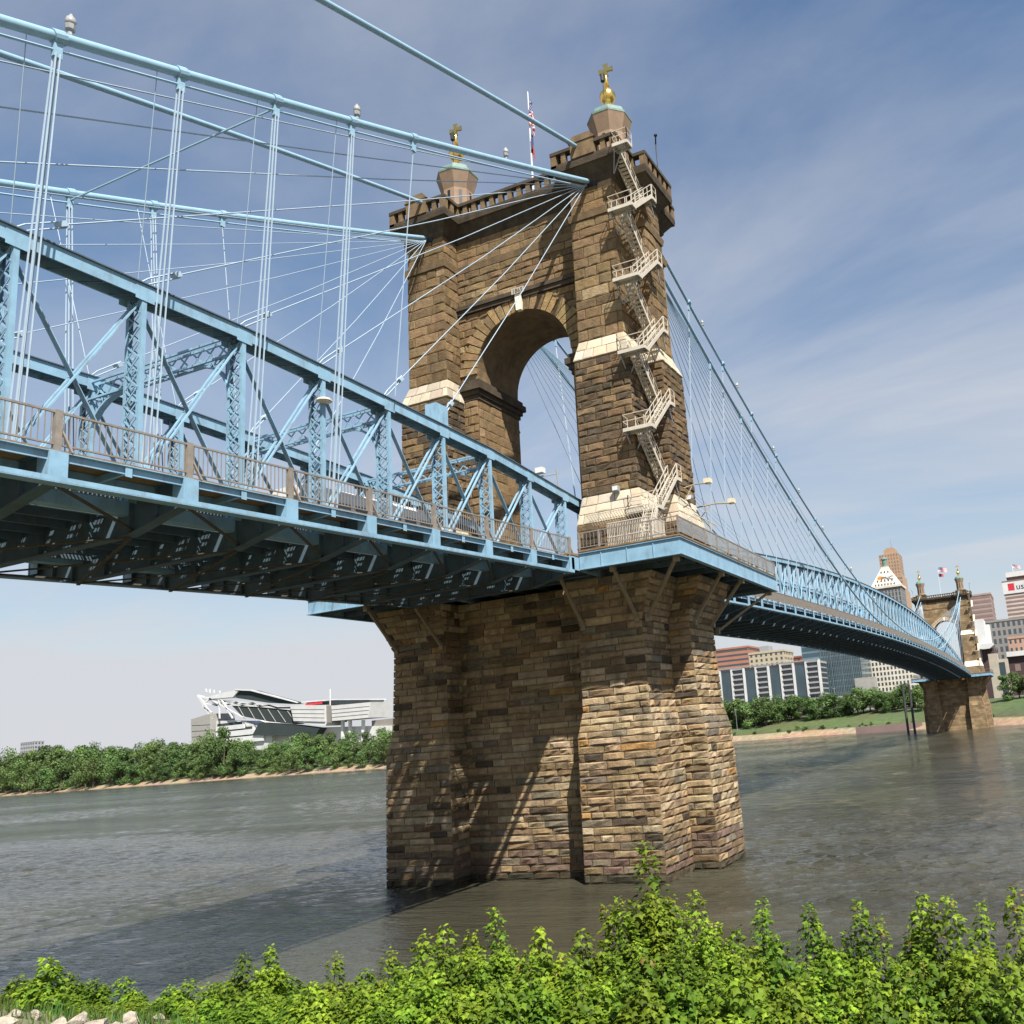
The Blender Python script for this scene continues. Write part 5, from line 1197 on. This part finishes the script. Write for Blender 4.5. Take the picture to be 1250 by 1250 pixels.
# stepped brick skyscraper behind it
y = 905; xa, xb = xr(1071,690,y), xr(1113,745,y); xs0 = xr(1076,672,y); B = building('brick_skyscraper', 'stepped tan brick skyscraper behind the pyramid roofed tower', 'building', xr(1074,690,y), xr(1098,690,y), y, y+30, 10, zr(1085,676,y), CAREW, 44, 7, BROWNC, .4, .55, parapet=False)
st_ = MB()
for (ua, ub, vt, dy) in ((1077,1091,669,6),(1074,1102,704,-3),(1072,1106,722,-6),(1070,1110,745,-8),(1079,1088,666.5,9)): st_.box(xr(ua,vt,y),xr(ub,vt,y),y+dy,y+30-dy*.3,10,zr(1088,vt,y))
st_.obj('setback', CAREW, B); ww_ = MB()
for (ua, ub, vt, dy, fl) in ((1074,1102,704,-3,30),(1072,1106,722,-6,26)):
    a, b = xr(ua,vt,y), xr(ub,vt,y); zt_ = zr(1088,vt,y)
    for f in range(fl):
        for k in range(9): c = a+(b-a)*(k+.5)/9; ww_.box(c-1.0,c+1.0,y+dy-.2,y+dy-.01,zt_-4-f*4.2,zt_-2-f*4.2)
ww_.obj('setback_windows', BROWNC, B, kind='stuff'); MB().lathe(xr(1086,668,y),y+15,[(.5,zr(1086,668,y)-2),(.25,zr(1086,655,y))],6).obj('antenna', GREY, B)
# right of the far tower
y = 700; building('striped_tower', 'brown and pink striped office tower right beside the far bridge tower', 'building', xr(1180,728,y), xr(1209,726,y), y, y+40, 10, zr(1195,726,y), STRIPE, 22, 1, BROWNC, style='band', wh=.55)
y = 800; xa, xb = xr(1224,712,y), xr(1290,700,y); zt_ = zr(1235,722,y); B = building('bank_tower', 'pale office tower with dark window bands and a white sign band on top', 'building', xa, xb, y, y+40, 10, zt_, cm('pale_pink_panel',(.55,.46,.42)), 26, 1, BROWNC, style='band', wh=.5)
s_ = MB(); s_.box(xa-.6,xb+.6,y-.8,y+40.6,zt_-2,zt_+9.5); s_.obj('sign_band', WPANEL, B); MB().box(xa-.9,xb+.9,y-1.1,y+41,zt_+9.5,zt_+10.3).obj('roof_edge', BROWNC, B)
MB().box(xa+5,xb-6,y+6,y+30,zt_+10.3,zt_+14).obj('roof_plant', BROWNC, B); MB().box(xa+3.5,xb-4,y+4,y+32,zt_+14,zt_+18.5).obj('penthouse', WPANEL, B)
sg = text('usbank', 8.0, (xa+22, y-.85, zt_+1.2), NAVY, B, 'sign_letters', Matrix.Rotation(rad(90),4,'X')); rb_ = MB(); rb_.box(xa+4,xa+9.5,y-.86,y-.81,zt_+.8,zt_+7.4); rb_.obj('sign_emblem', REDS, B)
fp = ony(1237,699,y+10); T = thing('roof_flagpole', 'flag on a leaning pole on top of the bank tower', 'flagpole', (fp.x,y+10,zt_+18.5)); MB().tube([(fp.x,y+10,zt_+18.5),(fp.x-.5,y+10,zt_+27)], .2, 6).obj('pole', WHITE, T)
us_flag(lambda u, v: Vector((fp.x-.4+7*u, y+10+.6*math.sin(u*6), zt_+26.5-2.2*u-v*3.4))).obj('flag', FLAG, T)
y = 640; building('grey_hotel', 'wide grey office building with a cornice and rows of windows', 'building', xr(1202,760,y), xr(1300,755,y), y, y+40, 9, zr(1225,757,y), GREYB, 10, 15, GLASS, .5, .6, side=False)
y = 590; building('peach_building', 'peach coloured low building before the grey office block', 'building', xr(1231,785,y), xr(1285,780,y), y, y+25, 9, zr(1240,778,y), PEACH, 8, 9, GLASS, .4, .45)
y = 470; B = building('museum', 'dark brown hall with a white overhanging roof edge beside the far tower', 'building', xr(1231,815,y), xr(1300,805,y), y, y+35, 9, zr(1240,801,y), DARKB, 2, 3, BROWNC, .3, .3, side=False, parapet=False); b = MB(); b.box(xr(1229,800,y),xr(1300,800,y),y-2,y+36,zr(1240,801,y),zr(1240,795,y)); b.obj('roof_edge', WPANEL, B)
y = 455; B = thing('arena', 'white and brown curved roofed arena building behind the far tower', 'building', (20,y,9)); MB().box(xr(1199,800,y),xr(1214,800,y),y,y+40,9,zr(1206,792,y)).obj('hall', DARKB, B); a = MB()
pl = [(xr(1190,788,y),zr(1190,792,y)),(xr(1200,787,y),zr(1200,793,y)),(xr(1208,787,y),zr(1208,792,y)),(xr(1214,786,y),zr(1214,787,y)),(xr(1212,784,y),zr(1212,785,y)),(xr(1200,786,y),zr(1200,786.5,y))]; a.prism_y(pl, y-4, y+40); a.obj('curved_roof', WPANEL, B)
y = 470; MB().box(xr(1189,758,y),xr(1200,757,y),y,y+18,9,zr(1194,756,y)).obj('white_panel_block', WPANEL, None, label='tall plain white panel block right behind the far bridge tower', cat='building')
MB().box(xr(1199,763,y),xr(1206,762,y),y+8,y+18,9,zr(1204,761,y)).obj('white_panel_block', WPANEL, None, label='lower white block stepping down beside the plain white panel block', cat='building')
y = 430; B = thing('pavilion', 'cream riverside building with a dark glazed opening behind the park trees', 'building', (25,y,8)); MB().box(xr(1206,800,y),xr(1217,800,y),y,y+14,7,zr(1210,798,y)).obj('wall', CREAM, B); MB().box(xr(1217,804,y),xr(1229,804,y),y+4,y+14,7,zr(1222,804,y)).obj('wing', CREAM, B); MB().box(xr(1218,808,y),xr(1226,808,y),y+3.8,y+3.98,10,zr(1222,808,y)).obj('glazing', GLASS, B)
# retaining wall and terrace near the far tower
y = 372; MB().box(xr(1213,870,y),xr(1330,860,y),y,y+2.0,3,zr(1240,866,y)).obj('river_wall', CREAM, None, label='low tan river wall on the bank right of the far tower', cat='wall')
p0 = ony(1052,897,404); MB().box(p0.x,-24,390,391.2,-.5,3.4).obj('sheet_pile_wall', BROWNC, None, label='dark sheet pile wall at the waterline left of the far pier', cat='wall')
FEND = mat('dark_fender_steel', (.06,.06,.058), .8)
F = thing('pier_fender', 'dark steel fender column standing in the water beside the far pier', 'fender', (-17,306,0))
for dx in (0,2.6): MB().lathe(-18.6+dx,306,[(.5,-2),(.5,19.5),(.35,20)],8).obj('column', FEND, F)
MB().box(-19,-15.6,305.7,306.3,10,10.8).obj('tie', FEND, F)
for k,(u,v,h) in enumerate(((923,845,10),(1024,845,12),(1006,848,9),(900,850,9))):
    y = 470-k*3; q = ony(u,890,y); zb = bank_z(q.x,y); T = thing('park_lamp', 'tall slim grey lamp post on the riverside lawn', 'lamp post', (q.x,y,zb), 'lamp posts on the far lawn'); MB().lathe(q.x,y,[(.14,zb-.2),(.09,zb+h+4)],6).obj('pole', GREY, T); MB().box(q.x-.9,q.x+.9,y-.15,y+.15,zb+h+3.8,zb+h+4.1).obj('lamp_head', GREY, T)
# ---- stadium
y = 640; S = thing('stadium', 'white football stadium with a swept canopy roof behind the wooded bank', 'stadium', (-680,y,9))
def PX(*uv): return [(ony(u,v,y).x, ony(u,v,y).z) for u, v in uv]
zg = 8; xg = lambda u: ony(u,900,y).x
m_ = MB(); m_.prism_y(PX((239,878),(262,871),(263,915),(240,915)), y-6, y+26); m_.obj('stair_tower', CONC, S); m_ = MB(); m_.prism_y(PX((233,882),(240,879),(240,915),(234,915)), y+2, y+22); m_.obj('stair_annex', GREYB, S)
m_ = MB(); m_.prism_y(PX((262,880),(296,880),(320,889),(330,892),(330,915),(262,915)), y+2, y+40); m_.obj('concourse', WPANEL, S)
m_ = MB(); m_.prism_y(PX((280,857),(356,864),(362,884),(330,881),(296,874)), y-1, y+10); m_.obj('upper_seating', SEAT, S)
m_ = MB(); m_.prism_y(PX((318,882),(360,885),(392,889),(386,899),(310,897)), y-2, y+10); m_.obj('lower_seating', SEAT, S)
ae = MB()
for k in range(6): u = 292+k*12; p = PX((u,862+k*1.2),(u+10,880+k*.4)); ae.bar((p[0][0],y-1.3,p[0][1]),(p[1][0],y-1.3,p[1][1]),.5,.6,(0,1,0))
ae.obj('aisle', CONC, S)
m_ = MB(); m_.prism_y(PX((258,850),(292,842),(294,844),(288,851),(262,853)), y-4, y+12); m_.obj('canopy_tip', STEELW, S)
m_ = MB(); m_.prism_y(PX((292,842),(310,843),(335,850),(365,858),(360,859.5),(330,858),(290,852)), y-2, y+7); m_.obj('canopy_soffit', SEAT, S)
m_ = MB(); m_.prism_y(PX((291,841),(310,842),(336,848.5),(366,857),(366,858),(335,850),(310,843.4),(291,842.6)), y-4.5, y-2.2); m_.obj('canopy_edge', STEELW, S)
tr_ = MB(); top = [(243,849),(258,853),(275,856),(290,857),(310,858),(330,861),(356,864)]; bot = [(250,858),(266,861),(280,860),(297,861),(318,862),(340,864),(357,866)]
for (a,b),(c,d) in zip(zip(top[:-1],top[1:]), zip(bot[:-1],bot[1:])):
    for p, q in ((a,b),(c,d),(a,c),(c,b)): P_ = PX(p,q); tr_.bar((P_[0][0],y-1,P_[0][1]),(P_[1][0],y-1,P_[1][1]),1.6,1.6,(0,1,0))
for p, q in (((244,849),(262,878)),((262,855),(300,876)),((272,852),(287,877)),((250,862),(262,870)),((246,850),(258,868)),((270,854),(271,877)),((255,845),(254,841)),((259,846),(259,841)),((264,846),(264,842)),((271,846),(271,843))): P_ = PX(p,q); tr_.bar((P_[0][0],y-3,P_[0][1]),(P_[1][0],y-3,P_[1][1]),1.3,1.3,(0,1,0))
tr_.obj('roof_truss', STEELW, S)
for uv, nm, mt, a, b in (([(358,861),(400,860.5),(400,881),(362,880)],'white_panel',WPANEL,-4,30),([(407,861.5),(455,857),(452,876),(408,880)],'white_panel',WPANEL,-3,30),([(400,861),(406,861),(406,882),(401,882)],'ramp_tower',GREYB,-2,20),([(362,881),(402,881.5),(400,886),(380,884)],'white_soffit',STEELW,-3,20)):
    m_ = MB(); m_.prism_y(PX(*uv), y+a, y+b); o = m_.obj(nm, mt, S)
    if nm == 'white_panel':
        j = MB()
        for k in range(1,4):
            t = k/4; p = PX((uv[0][0]*(1-t)+uv[3][0]*t, uv[0][1]*(1-t)+uv[3][1]*t),(uv[1][0]*(1-t)+uv[2][0]*t, uv[1][1]*(1-t)+uv[2][1]*t)); j.bar((p[0][0]+.5,y+a-.15,p[0][1]),(p[1][0]-.5,y+a-.15,p[1][1]),.3,.35,(0,1,0))
        j.obj('panel_joint', GREY, o)
m_ = MB(); m_.prism_y(PX((368,857),(405,854),(447,854),(446,859),(370,861)), y+6, y+26); m_.obj('press_box', GLASS, S); m_ = MB(); m_.prism_y(PX((366,856.5),(405,853.3),(448,853),(448,854.2),(405,854.6),(366,858)), y+2, y+28); m_.obj('press_box_roof', STEELW, S)
m_ = MB(); m_.box(xg(372),xg(392),y+1,y+2,zr(380,860.5,y),zr(380,858,y)); m_.obj('red_banner', REDS, S); p = PX((403,862),(403,841)); MB().bar((p[0][0],y,p[0][1]),(p[1][0],y,p[1][1]),.8,.8).obj('mast', WHITE, S)
for u in (424,440,415): P_ = PX((u,879),(u,905)); MB().bar((P_[0][0],y+4,P_[0][1]),(P_[1][0],y+4,P_[1][1]),2.6,2.6).obj('column', WHITE, S)
m_ = MB(); m_.prism_y(PX((445,880),(480,876),(482,905),(446,905)), y+10, y+40); m_.obj('end_block', GREYB, S); m_ = MB(); m_.prism_y(PX((330,890),(470,886),(470,915),(330,915)), y+8, y+50); m_.obj('lower_concourse', WPANEL, S)
dk = MB(); wb = MB()
for (ua, va, ub, vb) in ((264,884,294,884),(264,891,306,891),(264,899,318,899)): P_ = PX((ua,va),(ub,vb+3.2)); dk.box(P_[0][0],P_[1][0],y+1.2,y+1.98,P_[1][1],P_[0][1]); P_ = PX((ua,va+3.4),(ub+4,vb+5)); wb.box(P_[0][0],P_[1][0],y-.5,y+1.9,P_[1][1],P_[0][1])
dk.obj('deck_openings', SEAT, S, kind='stuff'); wb.obj('deck_edges', STEELW, S, kind='stuff')
for vv in (885,892,899): P_ = PX((240.5,vv),(262.5,vv-1)); MB().bar((P_[0][0],y-6.1,P_[0][1]),(P_[1][0],y-6.1,P_[1][1]),.3,.6,(0,1,0)).obj('panel_joint', GREY, S)
# far left: hills, viaduct, tower block
HILL = mat('hazy_wooded_hill', (.10,.15,.10), .95, var=.35, scale=.02, bump=.5, bscale=.05)
yh = 2600; h = MB(); rr = random.Random(9); n = 60
for i in range(n+1):
    u = -120+i*11; v = 930 if u < 30 else (917 if u < 70 else 914); v = 921-8*math.exp(-((u-205)/38)**2)-4*math.exp(-((u-60)/30)**2)-(u-100)*.03+rr.uniform(-.4,.4); p = ony(u,v,yh)
    for dy, f in ((-500,0),(-200,.55),(0,1),(300,.6),(600,0)): h.v.append((p.x,yh+dy,20+(p.z-20)*f)); h.c.append((1,1,1))
for i in range(n):
    for j in range(4): h.f.append((i*5+j,(i+1)*5+j,(i+1)*5+j+1,i*5+j+1))
h.obj('hills', HILL, None, smooth=True, kind='structure')
y = 1500; building('tower_block', 'distant grey slab tower block above the trees of the wooded bank', 'building', xr(25,910,y), xr(42,910,y), y, y+25, 20, zr(33,906,y), cm('far_grey_wall',(.36,.35,.36)), 10, 8, GLASS, .5, .5)
y = 1100; building('warehouse', 'long low white warehouse roof showing above the wooded bank', 'building', xr(72,919,y), xr(93,918,y), y, y+30, 15, zr(82,917,y), WPANEL, 1, 6, GREYB, .5, .3); building('depot', 'small pale shed showing over the trees between warehouse and stadium', 'building', xr(178,915,y), xr(191,914,y), y, y+20, 15, zr(184,914,y), WPANEL, 1, 4, GREYB, .5, .3)
y = 1250; V = thing('viaduct', 'distant grey road viaduct over the trees of the wooded bank', 'viaduct', (xr(20,925,y),y,20)); MB().box(xr(-60,928,y),xr(42,924,y),y,y+14,zr(20,928,y),zr(20,924,y)).obj('deck', CONC, V); c = MB()
for k in range(5): x = xr(-40+k*20,926,y); c.box(x-1.5,x+1.5,y+4,y+9,10,zr(20,928,y))
c.obj('piers', CONC, V)
